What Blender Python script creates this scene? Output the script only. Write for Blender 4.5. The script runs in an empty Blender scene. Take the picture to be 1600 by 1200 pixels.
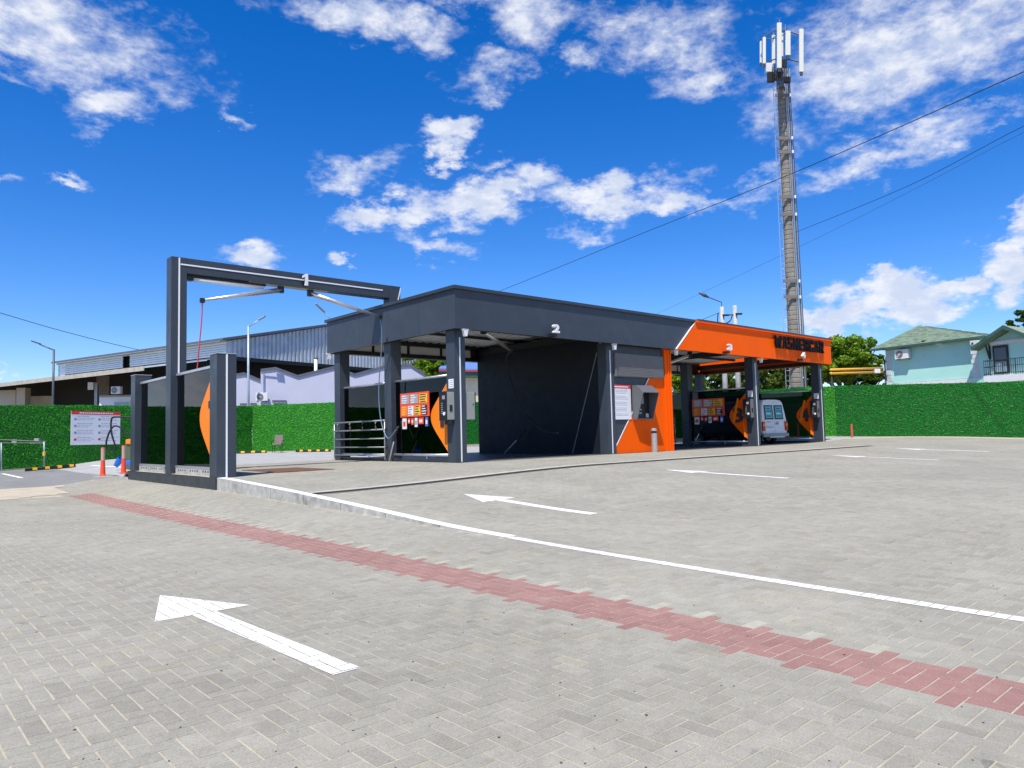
import bpy, bmesh, math, random
import numpy as np
from mathutils import Vector, Matrix
random.seed(7); RNG = np.random.default_rng(7)
SC = bpy.context.scene
COL = SC.collection

# ------------------------------------------------------------------ camera
F_PX = 1149.1
FW = np.array([0.66386, 0.74482, 0.0673]); FW /= np.linalg.norm(FW)
CAM = np.array([-12.216, -15.998, 0.766])
def _axes():
    ya, ro = math.radians(41.71), math.radians(-1.375)
    r = np.array([math.cos(ya), -math.sin(ya), 0.0])
    u = np.cross(r, FW)
    return r*math.cos(ro)+u*math.sin(ro), -r*math.sin(ro)+u*math.cos(ro)
RT, UP = _axes()
def at(px, py, D):
    """world point seen at full-size photo pixel (1600x1200) at depth D metres"""
    return CAM + D*(FW + RT*(px-800)/F_PX - UP*(py-600)/F_PX)
def on_plane(px, py, o, n):
    d = FW + RT*(px-800)/F_PX - UP*(py-600)/F_PX
    o = np.asarray(o, float); n = np.asarray(n, float)
    return CAM + d*(((o-CAM)@n)/(d@n))
camd = bpy.data.cameras.new('camera'); camo = bpy.data.objects.new('camera', camd); COL.objects.link(camo)
camd.sensor_width = 36; camd.lens = 36*F_PX/1600; camd.clip_start = 0.05; camd.clip_end = 3000
M = Matrix.Identity(4)
for i in range(3):
    M[i][0] = RT[i]; M[i][1] = UP[i]; M[i][2] = -FW[i]; M[i][3] = CAM[i]
camo.matrix_world = M
SC.camera = camo

# ------------------------------------------------------------------ light
SUN_FROM = Vector((-0.46, -0.275, 1.0)).normalized()
sun = bpy.data.lights.new('sun', 'SUN'); sun.energy = 4.6; sun.angle = math.radians(0.53); sun.color = (1.0, 0.95, 0.855)
suno = bpy.data.objects.new('sun', sun); COL.objects.link(suno)
suno.rotation_euler = (-SUN_FROM).to_track_quat('-Z', 'Y').to_euler()
SC.view_settings.view_transform = 'Standard'; SC.view_settings.look = 'None'
SC.view_settings.gamma = 1.0; SC.view_settings.use_curve_mapping = False
SC.view_settings.exposure = 0.36
SC.cycles.use_denoising = True
SC.cycles.max_bounces = 8; SC.cycles.transparent_max_bounces = 12

class NT:
    """tiny node-graph helper"""
    def __init__(s, tree): s.t = tree; s.n = tree.nodes; s.l = tree.links
    def new(s, typ, **kw):
        nd = s.n.new(typ)
        for k, v in kw.items(): setattr(nd, k, v)
        return nd
    def put(s, sock, v):
        if isinstance(v, bpy.types.NodeSocket): s.l.new(v, sock)
        elif v is not None: sock.default_value = v
    def math(s, op, a, b=None, c=None, clamp=False):
        nd = s.new('ShaderNodeMath', operation=op, use_clamp=clamp)
        s.put(nd.inputs[0], a); s.put(nd.inputs[1], b)
        if c is not None: s.put(nd.inputs[2], c)
        return nd.outputs[0]
    def vmath(s, op, a, b=None, out=0):
        nd = s.new('ShaderNodeVectorMath', operation=op)
        s.put(nd.inputs[0], a)
        if b is not None: s.put(nd.inputs[1], b)
        return nd.outputs['Value'] if out == 'v' else nd.outputs[0]
    def noise(s, vec, scale, detail=4, rough=0.55, dist=0.0):
        nd = s.new('ShaderNodeTexNoise'); s.put(nd.inputs['Vector'], vec)
        nd.inputs['Scale'].default_value = scale; nd.inputs['Detail'].default_value = detail
        nd.inputs['Roughness'].default_value = rough; nd.inputs['Distortion'].default_value = dist
        return nd.outputs[0]
    def ramp(s, v, a, b, lo=0.0, hi=1.0, smooth=True):
        nd = s.new('ShaderNodeMapRange', interpolation_type='SMOOTHSTEP' if smooth else 'LINEAR')
        s.put(nd.inputs[0], v); nd.inputs[1].default_value = a; nd.inputs[2].default_value = b
        nd.inputs[3].default_value = lo; nd.inputs[4].default_value = hi
        return nd.outputs[0]
    def mix(s, f, a, b, blend='MIX'):
        nd = s.new('ShaderNodeMix', data_type='RGBA', blend_type=blend)
        s.put(nd.inputs[0], f)
        for i, v in ((6, a), (7, b)):
            if isinstance(v, tuple) and len(v) == 3: v = v+(1,)
            s.put(nd.inputs[i], v)
        return nd.outputs[2]

def build_world():
    w = bpy.data.worlds.new('World'); SC.world = w; w.use_nodes = True
    g = NT(w.node_tree); g.n.clear()
    out = g.new('ShaderNodeOutputWorld'); bg = g.new('ShaderNodeBackground')
    sky = g.new('ShaderNodeTexSky', sky_type='NISHITA'); sky.sun_disc = False
    sky.sun_elevation = math.asin(SUN_FROM.z); sky.sun_rotation = math.atan2(SUN_FROM.x, SUN_FROM.y)
    sky.altitude = 300; sky.air_density = 1.0; sky.dust_density = 0.0; sky.ozone_density = 3.0
    hs = g.new('ShaderNodeHueSaturation'); hs.inputs['Saturation'].default_value = 1.33; hs.inputs['Value'].default_value = 1.06
    hs.inputs['Hue'].default_value = 0.505
    tint = g.mix(1.0, sky.outputs[0], (0.90, 0.92, 1.07), 'MULTIPLY')
    g.l.new(tint, hs.inputs['Color'])
    tc = g.new('ShaderNodeTexCoord'); d = tc.outputs['Generated']
    nz = g.new('ShaderNodeVectorMath', operation='MULTIPLY'); g.put(nz.inputs[0], d); nz.inputs[1].default_value = (1, 1, 1.9)
    v = nz.outputs[0]
    n1 = g.noise(v, 7.5, 9, 0.62, 0.35)
    n2 = g.noise(v, 26, 7, 0.62, 0.2)
    n3 = g.noise(v, 70, 5, 0.6, 0.0)
    fb = g.math('ADD', g.math('MULTIPLY', n1, 0.5), g.math('ADD', g.math('MULTIPLY', n2, 0.34), g.math('MULTIPLY', n3, 0.16)))
    # clouds: (x, y, half width, half height, turn deg, peak density) at photo pixels, turned into sky directions
    CL = [(70,40,175,75,8,.75),(190,40,90,45,0,.6),(60,85,130,35,5,.7),(182,160,66,34,-14,1.0),(352,193,36,13,0,.75),(118,289,28,11,0,.85),(15,122,40,14,-8,.6),(20,280,28,12,0,.55),
          (560,18,140,38,4,.95),(640,30,110,36,10,.85),(830,25,80,60,0,.85),(765,110,80,30,-10,.75),(1050,60,130,62,5,.85),(915,105,34,24,0,.7),
          (1110,120,80,32,-12,.8),(1370,90,150,105,-20,.85),(1480,50,140,75,0,.8),(1270,145,70,42,0,.8),(960,20,110,34,0,.6),(1540,65,90,60,0,.5),
          (704,216,44,27,-12,1.5),(770,245,32,19,-5,.9),(575,262,70,28,-10,.75),(545,275,45,22,0,.75),(700,313,120,30,-10,1.05),(585,330,52,22,-8,1.0),
          (845,275,52,30,0,1.25),(760,300,120,34,-8,1.25),(640,325,95,26,-10,1.2),(940,308,140,30,2,1.2),(1050,315,120,22,0,1.0),(1060,280,80,24,-10,.6),(1160,300,110,22,-6,.65),(1390,245,115,32,-20,.85),(1290,285,55,24,-10,.75),(1530,178,50,14,-14,.6),
          (680,370,92,20,5,.9),(930,352,72,15,-6,.7),(690,412,40,12,0,.5),(405,391,44,24,-6,1.15),(530,404,17,15,0,1.1),
          (1405,472,80,30,-5,1.6),(1298,505,42,19,0,1.5),(1482,457,38,19,0,1.5),(1380,446,30,20,0,1.4),(1345,486,44,22,0,1.5),(1590,425,36,36,-10,1.5),(1608,340,24,40,0,1.5),
          (45,582,12,6,0,.6),(72,580,12,5,0,.5),(4,578,10,5,0,.5),(800,-40,900,22,0,.5)]
    wv = g.new('ShaderNodeTexNoise'); g.put(wv.inputs['Vector'], v); wv.inputs['Scale'].default_value = 11; wv.inputs['Detail'].default_value = 7; wv.inputs['Roughness'].default_value = 0.62
    wo = g.new('ShaderNodeVectorMath', operation='SUBTRACT'); g.l.new(wv.outputs['Color'], wo.inputs[0]); wo.inputs[1].default_value = (.5, .5, .5)
    ws_ = g.new('ShaderNodeVectorMath', operation='SCALE'); g.l.new(wo.outputs[0], ws_.inputs[0]); ws_.inputs['Scale'].default_value = 0.13
    dw = g.vmath('ADD', d, ws_.outputs[0])
    tot = None
    for (x, y, w_, h_, t, k) in CL:
        d0 = at(x, y, 1.0)-CAM; d0 /= np.linalg.norm(d0)
        c, s_ = math.cos(math.radians(-t)), math.sin(math.radians(-t))
        e1 = RT*c+UP*s_; e2 = -RT*s_+UP*c
        e1 = e1-d0*(e1@d0); e2 = e2-d0*(e2@d0)
        kx = F_PX/(w_*1.35); ky = F_PX/(h_*1.35)
        sub = g.vmath('SUBTRACT', dw, tuple(d0))
        a = g.vmath('DOT_PRODUCT', sub, tuple(e1*kx), 'v'); b = g.vmath('DOT_PRODUCT', sub, tuple(e2*ky), 'v')
        r2 = g.math('ADD', g.math('MULTIPLY', a, a), g.math('MULTIPLY', b, b))
        val = g.math('MULTIPLY', g.math('SUBTRACT', 1.0, g.math('SQRT', r2), clamp=True), k)
        tot = val if tot is None else g.math('MAXIMUM', tot, val)
    front = g.ramp(g.vmath('DOT_PRODUCT', d, tuple(FW), 'v'), 0.62, 0.72)
    tot = g.math('MULTIPLY', tot, front)
    # the rest of the sky carries the same broken cloud
    n4 = g.noise(v, 2.6, 5, 0.6, 0.3)
    up = g.new('ShaderNodeSeparateXYZ'); g.put(up.inputs[0], d)
    rest = g.math('MULTIPLY', g.math('SUBTRACT', 1.0, front), g.ramp(n4, 0.45, 0.68, 0.0, 0.9))
    tot = g.math('MAXIMUM', tot, rest)
    edge = g.math('ADD', tot, g.math('MULTIPLY', g.math('SUBTRACT', fb, 0.5), g.ramp(tot, 0.0, 0.16, 0.0, 2.3)))
    dens = g.ramp(edge, 0.20, 0.95)
    dens = g.math('MULTIPLY', dens, g.ramp(up.outputs[2], 0.0, 0.02))
    body = g.ramp(g.math('ADD', n2, g.math('MULTIPLY', tot, -0.12)), 0.28, 0.62)
    ccol = g.mix(body, (4.3, 4.8, 5.9), (6.2, 6.3, 6.6))
    colr = g.mix(g.math('MULTIPLY', dens, 0.94), hs.outputs[0], ccol)
    g.l.new(colr, bg.inputs['Color']); bg.inputs['Strength'].default_value = 0.12
    g.l.new(bg.outputs[0], out.inputs[0])
build_world()

# ------------------------------------------------------------------ materials
MATS = {}
def mat(name, col, rough=0.6, metal=0.0, var=0.12, scale=3.0, bump=0.0, bscale=40.0, spec=0.5, detail=4, coat=0.0, dirt=0.0):
    if name in MATS: return MATS[name]
    m = bpy.data.materials.new(name); m.use_nodes = True
    g = NT(m.node_tree); b = g.n['Principled BSDF']
    tc = g.new('ShaderNodeTexCoord'); geo = g.new('ShaderNodeNewGeometry'); P = geo.outputs['Position']
    n = g.noise(P, scale, detail, 0.6)
    f = g.ramp(n, 0.25, 0.75, 1-var, 1+var, smooth=False)
    vm = g.new('ShaderNodeVectorMath', operation='SCALE'); vm.inputs[0].default_value = col; g.put(vm.inputs['Scale'], f)
    c = vm.outputs[0]
    if dirt > 0:
        nd = g.noise(P, 1.3, 6, 0.65, 0.6)
        c = g.mix(g.math('MULTIPLY', g.ramp(nd, 0.5, 0.75), dirt), c, (0.16, 0.145, 0.12))
    g.l.new(c, b.inputs['Base Color'])
    n_r = g.noise(P, scale*2.3, 3, 0.6)
    g.put(b.inputs['Roughness'], g.ramp(n_r, 0.3, 0.7, max(rough-0.08, 0.02), min(rough+0.08, 1.0), smooth=False))
    b.inputs['Metallic'].default_value = metal; b.inputs['Specular IOR Level'].default_value = spec
    b.inputs['Coat Weight'].default_value = coat
    if bump > 0:
        bp = g.new('ShaderNodeBump'); bp.inputs['Strength'].default_value = bump; bp.inputs['Distance'].default_value = 0.02
        g.put(bp.inputs['Height'], g.noise(P, bscale, 4, 0.6)); g.l.new(bp.outputs[0], b.inputs['Normal'])
    MATS[name] = m; return m

ANT = mat('anthracite_panel', (0.041, 0.053, 0.070), 0.42, var=0.13, scale=1.2, spec=0.42, dirt=0.08)
ANT2 = mat('anthracite_dark', (0.035, 0.042, 0.052), 0.45, var=0.12, scale=1.5, spec=0.4)
COPING = mat('coping_metal', (0.035, 0.045, 0.062), 0.35, var=0.1, spec=0.5)
BLACK = mat('black_steel', (0.012, 0.013, 0.015), 0.5, var=0.2)
ORANGE = mat('orange_panel', (0.98, 0.118, 0.0), 0.6, var=0.04, scale=1.0, spec=0.12)
ORANGE2 = mat('orange_fin', (0.90, 0.23, 0.006), 0.45, var=0.04, scale=1.0, spec=0.35)
WHITE = mat('white_paint_metal', (0.80, 0.80, 0.80), 0.45, var=0.04)
LED = mat('led_diffuser', (0.82, 0.84, 0.86), 0.35, var=0.03)
ALU = mat('aluminium', (0.62, 0.63, 0.64), 0.38, metal=0.75, var=0.08)
STEEL = mat('brushed_steel', (0.50, 0.50, 0.48), 0.35, metal=0.6, var=0.12, scale=12)
GREYBOX = mat('grey_cabinet', (0.30, 0.31, 0.28), 0.45, var=0.08)
VENT = mat('vent_grey', (0.17, 0.165, 0.16), 0.6, var=0.06)
HOOD = mat('hood_grey', (0.12, 0.125, 0.135), 0.5, var=0.08)
ROOMW = mat('room_wall_shaded', (0.011, 0.014, 0.020), 0.55, var=0.1, scale=1.2, spec=0.22)  # anthracite darkened in the colour to imitate deep shade in the bay
ROOFSHEET = mat('roof_sheet_white', (0.84, 0.84, 0.81), 0.5, var=0.06)
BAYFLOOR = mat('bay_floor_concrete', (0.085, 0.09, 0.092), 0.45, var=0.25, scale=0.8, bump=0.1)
CONC = mat('concrete', (0.42, 0.41, 0.385), 0.85, var=0.22, scale=3.5, bump=0.35, bscale=60, detail=8, dirt=0.45)
CONC_EDGE = mat('concrete_pale', (0.42, 0.40, 0.34), 0.9, var=0.16, scale=5, bump=0.25, detail=7)
ASPH = mat('asphalt', (0.215, 0.212, 0.205), 0.9, var=0.16, scale=1.2, bump=0.3, bscale=150, detail=8)
YARD = mat('rear_yard_concrete', (0.36, 0.36, 0.35), 0.9, var=0.12, scale=1.0, bump=0.2, bscale=120, detail=8)
SANDM = mat('joint_sand', (0.42, 0.38, 0.285), 0.95, var=0.25, scale=6, bump=0.3, bscale=300, detail=8)
DIRT = mat('sandy_dirt', (0.46, 0.40, 0.30), 0.95, var=0.2, scale=2.0, bump=0.4, bscale=120, detail=8)
GROUNDM = mat('earth', (0.20, 0.17, 0.12), 0.95, var=0.3, scale=0.3, bump=0.3)
RAIN = mat('drain_shadow', (0.02, 0.02, 0.02), 0.9)
RUST = mat('rust_grate', (0.17, 0.085, 0.055), 0.8, var=0.3, scale=8, bump=0.4)
REDHOSE = mat('red_hose', (0.62, 0.05, 0.09), 0.4)
BLUEHOSE = mat('blue_hose', (0.16, 0.24, 0.36), 0.4)
RUBBER = mat('black_rubber', (0.010, 0.010, 0.010), 0.6)
YELLOW = mat('yellow_reflector', (0.85, 0.42, 0.02), 0.4)
BOLL = mat('orange_red_plastic', (0.80, 0.075, 0.02), 0.45, var=0.08)
BOLLPALE = mat('faded_reflective_sleeve', (0.52, 0.32, 0.26), 0.5, var=0.1)
BOLLRED = mat('dull_red_plastic', (0.55, 0.10, 0.06), 0.5, var=0.1)
SIGNW = mat('sign_white', (0.80, 0.81, 0.84), 0.5, var=0.03)
SIGNR = mat('sign_red', (0.75, 0.05, 0.03), 0.5, var=0.05)
SIGNG = mat('sign_ink', (0.30, 0.31, 0.36), 0.6, var=0.05)
SIGNK = mat('sign_dark', (0.035, 0.03, 0.03), 0.5, var=0.05)
POSTR = mat('poster_red', (0.86, 0.085, 0.025), 0.45, var=0.05)
POSTO = mat('poster_orange', (0.90, 0.26, 0.02), 0.45, var=0.05)
POSTY = mat('poster_yellow', (0.88, 0.52, 0.04), 0.45, var=0.05)
POSTB = mat('poster_blue', (0.08, 0.18, 0.55), 0.45, var=0.05)
POSTG = mat('poster_grey', (0.36, 0.36, 0.38), 0.45, var=0.1)
LILAC = mat('lilac_render', (0.51, 0.52, 0.63), 0.9, var=0.05, scale=0.7, bump=0.2, bscale=80, detail=7)
LILTRIM = mat('parapet_cap', (0.10, 0.11, 0.14), 0.6)
CORR = mat('corrugated_grey', (0.50, 0.54, 0.57), 0.45, metal=0.2, var=0.22, scale=1.5, detail=6)
CLER = mat('pale_blue_sheet', (0.56, 0.67, 0.76), 0.45, metal=0.1, var=0.1, scale=1.5)
CANOPY = mat('old_fascia_board', (0.45, 0.42, 0.36), 0.8, var=0.2, scale=2)
BEIGE = mat('beige_render', (0.55, 0.49, 0.39), 0.9, var=0.1, scale=1.0, bump=0.2)
BRICKY = mat('cream_brick', (0.66, 0.58, 0.42), 0.9, var=0.1, scale=3, bump=0.2)
DARKIN = mat('dark_interior', (0.012, 0.012, 0.011), 0.9)  # near-black colour stands in for deep shade inside the hall and lean-to
TURQ = mat('turquoise_render', (0.42, 0.74, 0.66), 0.85, var=0.05, scale=0.8, bump=0.2, bscale=60, detail=7)
PLINTH = mat('white_plinth', (0.72, 0.73, 0.72), 0.8, var=0.06)
QUOIN = mat('quoin_stone', (0.60, 0.62, 0.60), 0.8, var=0.12)
GUTTER = mat('dark_gutter', (0.022, 0.02, 0.02), 0.5)
YPIPE = mat('yellow_gas_pipe', (0.80, 0.40, 0.03), 0.45, var=0.05)
LAMPG = mat('lamp_grey', (0.38, 0.44, 0.50), 0.45, metal=0.3)
LAMPD = mat('lamp_dark', (0.06, 0.07, 0.085), 0.45)
ACW = mat('ac_white', (0.74, 0.74, 0.72), 0.5, var=0.04)
ACG = mat('ac_grille', (0.16, 0.16, 0.16), 0.6)
MASTC = mat('mast_concrete', (0.25, 0.23, 0.195), 0.9, var=0.3, scale=2.0, bump=0.2)
ANTEN = mat('antenna_cream', (0.78, 0.77, 0.66), 0.45, var=0.03)
BARK = mat('bark', (0.10, 0.075, 0.05), 0.9, var=0.25)
WINF = mat('window_frame_white', (0.75, 0.76, 0.76), 0.5)
VANW = mat('van_white', (0.74, 0.74, 0.72), 0.35, var=0.05, coat=0.3, dirt=0.12)
TAILR = mat('tail_lamp_red', (0.60, 0.03, 0.015), 0.2)
TAILO = mat('tail_lamp_orange', (0.85, 0.25, 0.03), 0.2)
CHAIR = mat('brown_fabric', (0.20, 0.165, 0.15), 0.9, var=0.15)
BLUE = mat('blue_plastic', (0.02, 0.16, 0.60), 0.4)
VACG = mat('vacuum_green', (0.10, 0.13, 0.08), 0.5)
WOODM = mat('weathered_timber', (0.22, 0.19, 0.16), 0.9, var=0.25)
TEALG = mat('van_window_print', (0.09, 0.40, 0.38), 0.25, var=0.25, scale=6)
REDROOF = mat('red_roof_edge', (0.42, 0.05, 0.06), 0.6, var=0.2)
BLUEROOF = mat('blue_roof_sheet', (0.12, 0.22, 0.50), 0.5, var=0.2)
GREENF = mat('dark_green_fascia', (0.04, 0.10, 0.075), 0.6)
PAINT = mat('road_paint_white', (0.80, 0.80, 0.78), 0.8, var=0.10, scale=14, bump=0.3, bscale=220, detail=8, dirt=0.30)

def glass_mat(name, tint, rough=0.02, refl=1.0):
    m = bpy.data.materials.new(name); m.use_nodes = True; g = NT(m.node_tree); g.n.clear()
    o = g.new('ShaderNodeOutputMaterial'); tr = g.new('ShaderNodeBsdfTransparent'); gl = g.new('ShaderNodeBsdfGlossy')
    tr.inputs[0].default_value = (*tint, 1); gl.inputs['Roughness'].default_value = rough
    gl.inputs[0].default_value = (0.9, 0.92, 0.95, 1)
    fr = g.new('ShaderNodeFresnel'); fr.inputs[0].default_value = 1.36
    mx = g.new('ShaderNodeMixShader'); g.put(mx.inputs[0], g.math('MULTIPLY', fr.outputs[0], refl))
    g.l.new(tr.outputs[0], mx.inputs[1]); g.l.new(gl.outputs[0], mx.inputs[2]); g.l.new(mx.outputs[0], o.inputs[0])
    MATS[name] = m; return m
GLASS = glass_mat('tinted_glass', (0.22, 0.24, 0.275))
WINGLASS = mat('window_dark_glass', (0.03, 0.035, 0.05), 0.08, spec=0.8)
WINGLASS2 = mat('window_pale_glass', (0.22, 0.32, 0.38), 0.1, spec=0.8)

def paver_mat():
    m = bpy.data.materials.new('concrete_paver'); m.use_nodes = True; g = NT(m.node_tree); b = g.n['Principled BSDF']
    at_ = g.new('ShaderNodeAttribute', attribute_name='tone')
    geo = g.new('ShaderNodeNewGeometry'); P = geo.outputs['Position']
    fine = g.noise(P, 130, 4, 0.7); mid = g.noise(P, 9, 5, 0.6); big = g.noise(P, 0.45, 6, 0.62, 0.4)
    f = g.math('MULTIPLY', g.ramp(fine, 0.3, 0.7, 0.72, 1.28, False), g.math('MULTIPLY', g.ramp(mid, 0.3, 0.7, 0.93, 1.07, False), g.ramp(big, 0.3, 0.7, 0.88, 1.10, False)))
    vm = g.new('ShaderNodeVectorMath', operation='SCALE'); g.put(vm.inputs[0], at_.outputs['Color']); g.put(vm.inputs['Scale'], f)
    # old stains: greyer, darker patches with their own shapes
    st = g.noise(P, 0.9, 7, 0.7, 0.8)
    c = g.mix(g.math('MULTIPLY', g.ramp(st, 0.60, 0.76), 0.26), vm.outputs[0], (0.17, 0.165, 0.15))
    sp = g.noise(P, 0.55, 3, 0.5, 0.2); dr_ = g.noise(P, 5.5, 5, 0.7, 0.4)
    c = g.mix(g.math('MULTIPLY', g.math('MULTIPLY', g.ramp(sp, 0.56, 0.66), g.ramp(dr_, 0.60, 0.68)), 0.5), c, (0.085, 0.08, 0.075))
    sd = g.noise(P, 1.7, 6, 0.7, 0.3)
    c = g.mix(g.math('MULTIPLY', g.ramp(sd, 0.56, 0.75), 0.35), c, (0.47, 0.44, 0.36))
    g.l.new(c, b.inputs['Base Color']); b.inputs['Roughness'].default_value = 0.88; b.inputs['Specular IOR Level'].default_value = 0.3
    bp = g.new('ShaderNodeBump'); bp.inputs['Strength'].default_value = 0.35; bp.inputs['Distance'].default_value = 0.004
    g.put(bp.inputs['Height'], g.noise(P, 220, 3, 0.7)); g.l.new(bp.outputs[0], b.inputs['Normal'])
    return m
PAVER = paver_mat()

def leaf_mat(name, c1, c2, trans=0.35, rough=0.5):
    m = bpy.data.materials.new(name); m.use_nodes = True; g = NT(m.node_tree); g.n.clear()
    o = g.new('ShaderNodeOutputMaterial'); geo = g.new('ShaderNodeNewGeometry')
    nz = g.noise(geo.outputs['Position'], 2.2, 3, 0.6)
    r = g.math('ADD', g.math('MULTIPLY', geo.outputs['Random Per Island'], 0.6), g.math('MULTIPLY', nz, 0.4))
    c = g.mix(r, c1, c2)
    d = g.new('ShaderNodeBsdfPrincipled'); d.inputs['Specular IOR Level'].default_value = 0.16; g.l.new(c, d.inputs['Base Color']); d.inputs['Roughness'].default_value = rough
    t = g.new('ShaderNodeBsdfTranslucent'); g.l.new(c, t.inputs[0])
    mx = g.new('ShaderNodeMixShader'); mx.inputs[0].default_value = trans
    g.l.new(d.outputs[0], mx.inputs[1]); g.l.new(t.outputs[0], mx.inputs[2]); g.l.new(mx.outputs[0], o.inputs[0])
    return m
LEAF = leaf_mat('leaf_green', (0.07, 0.17, 0.012), (0.32, 0.48, 0.035))
LEAFD = leaf_mat('leaf_dark', (0.03, 0.075, 0.014), (0.11, 0.19, 0.03))
LEAFY = leaf_mat('leaf_mid', (0.055, 0.11, 0.016), (0.21, 0.28, 0.045))
HEDGE = leaf_mat('plastic_hedge_leaf', (0.004, 0.105, 0.010), (0.02, 0.34, 0.03), 0.12, 0.45)
HEDGEB = leaf_mat('plastic_hedge_leaf_bright', (0.016, 0.21, 0.012), (0.09, 0.52, 0.04), 0.15, 0.38)  # left fences: sunlight put into the leaf colour; narrow right section: paler batch
HEDGEBACK = mat('hedge_backing', (0.008, 0.085, 0.014), 0.8, var=0.3, scale=8)
HEDGEBACKB = mat('hedge_backing_bright', (0.015, 0.13, 0.015), 0.8, var=0.3, scale=8)
SHINGLE = mat('green_shingle', (0.20, 0.27, 0.19), 0.9, var=0.12, scale=5, bump=0.3)
SHINGLE2 = mat('pale_green_shingle', (0.235, 0.305, 0.215), 0.9, var=0.12, scale=5, bump=0.3)
SHINGLE3 = mat('deep_green_shingle', (0.155, 0.22, 0.16), 0.9, var=0.12, scale=5, bump=0.3)

# ------------------------------------------------------------------ builders
def wloc(o):
    v = Vector((0, 0, 0))
    while o is not None: v += o.location; o = o.parent
    return v
class MB:
    def __init__(s): s.v = []; s.f = []; s.m = []; s.mi = 0
    def add(s, vs, fs):
        b = len(s.v); s.v += [tuple(map(float, p)) for p in vs]
        for f in fs: s.f.append(tuple(b+i for i in f)); s.m.append(s.mi)
        return s
    def box(s, x0, y0, z0, x1, y1, z1):
        x0, x1 = sorted((x0, x1)); y0, y1 = sorted((y0, y1)); z0, z1 = sorted((z0, z1))
        return s.add([(x0,y0,z0),(x1,y0,z0),(x1,y1,z0),(x0,y1,z0),(x0,y0,z1),(x1,y0,z1),(x1,y1,z1),(x0,y1,z1)],
                     [(0,3,2,1),(4,5,6,7),(0,1,5,4),(1,2,6,5),(2,3,7,6),(3,0,4,7)])
    def obox(s, o, a, b, c):
        """box from corner o along three edge vectors"""
        o, a, b, c = [np.asarray(t, float) for t in (o, a, b, c)]
        fs = [(0,3,2,1),(4,5,6,7),(0,1,5,4),(1,2,6,5),(2,3,7,6),(3,0,4,7)]
        if np.cross(a, b)@c < 0: fs = [f[::-1] for f in fs]
        return s.add([o, o+a, o+a+b, o+b, o+c, o+a+c, o+a+b+c, o+b+c], fs)
    def prism(s, pts, d):
        """closed polygon of 3-D points pushed along vector d"""
        pts = [np.asarray(p, float) for p in pts]; d = np.asarray(d, float); n = len(pts)
        nor = sum((np.cross(pts[i]-pts[0], pts[(i+1) % n]-pts[0]) for i in range(n)), np.zeros(3))
        if nor@d > 0: pts = pts[::-1]
        return s.add(pts+[p+d for p in pts], [tuple(range(n)), tuple(range(2*n-1, n-1, -1))]+[(i, i+n, (i+1) % n+n, (i+1) % n)[::-1] for i in range(n)])
    def tube(s, path, r, n=8, cap=True):
        P = [np.asarray(p, float) for p in path]; k = len(P)
        rs = r if isinstance(r, (list, tuple)) else [r]*k
        t0 = P[1]-P[0]; ref = np.array([0, 0, 1.0]) if abs(t0[2]) < 0.9*np.linalg.norm(t0) else np.array([1.0, 0, 0])
        vs = []
        for i in range(k):
            t = P[min(i+1, k-1)]-P[max(i-1, 0)]; t = t/(np.linalg.norm(t)+1e-12)
            a = np.cross(t, ref); a /= (np.linalg.norm(a)+1e-12); b = np.cross(t, a)
            for j in range(n):
                w = 2*math.pi*j/n; vs.append(P[i]+rs[i]*(a*math.cos(w)+b*math.sin(w)))
        fs = [(i*n+j, i*n+(j+1) % n, (i+1)*n+(j+1) % n, (i+1)*n+j)[::-1] for i in range(k-1) for j in range(n)]
        if cap: fs += [tuple(range(n)), tuple(range(k*n-1, (k-1)*n-1, -1))]
        return s.add(vs, [f[::-1] for f in fs])
    def quad(s, a, b, c, d): return s.add([a, b, c, d], [(0, 1, 2, 3)])
    def mesh(s, name, mats, off=Vector((0, 0, 0)), smooth=False, bevel=0):
        me = bpy.data.meshes.new(name)
        me.from_pydata([(x-off.x, y-off.y, z-off.z) for x, y, z in s.v], [], s.f)
        for m in (mats if isinstance(mats, (list, tuple)) else [mats]): me.materials.append(m)
        if any(s.m): me.polygons.foreach_set('material_index', s.m)
        if bevel:
            bm = bmesh.new(); bm.from_mesh(me)
            es = [e for e in bm.edges if len(e.link_faces) == 2 and e.calc_face_angle(0) > 0.6]
            bmesh.ops.bevel(bm, geom=es, offset=bevel, segments=2, affect='EDGES', profile=0.6)
            bm.to_mesh(me); bm.free()
        if smooth: me.polygons.foreach_set('use_smooth', [True]*len(me.polygons))
        me.update(); return me
    def build(s, name, mats, parent=None, smooth=False, bevel=0, loc=None):
        off = wloc(parent) if parent is not None else Vector(loc if loc is not None else (0, 0, 0))
        o = bpy.data.objects.new(name, s.mesh(name, mats, off, smooth, bevel)); COL.objects.link(o)
        if parent is not None: o.parent = parent
        else: o.location = off
        return o
def tag(o, label=None, cat=None, group=None, kind=None):
    if label: o['label'] = label
    if cat: o['category'] = cat
    if group: o['group'] = group
    if kind: o['kind'] = kind
    return o
def thing(name, label, cat, loc, group=None, kind=None):
    o = bpy.data.objects.new(name, None); COL.objects.link(o); o.location = Vector([float(t) for t in loc]); o.empty_display_size = 0.2
    return tag(o, label, cat, group, kind)
def copy_tree(o, parent=None):
    c = o.copy(); COL.objects.link(c)
    if parent is not None: c.parent = parent
    for ch in list(o.children): copy_tree(ch, c)
    return c
def part(name, m, parent, fn, **kw):
    b = MB(); fn(b); return b.build(name, m, parent, **kw)
def boxpart(name, m, parent, *bx, bevel=0):
    b = MB()
    for q in bx: b.box(*q)
    return b.build(name, m, parent, bevel=bevel)
V = lambda *a: np.array(a, float)

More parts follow.
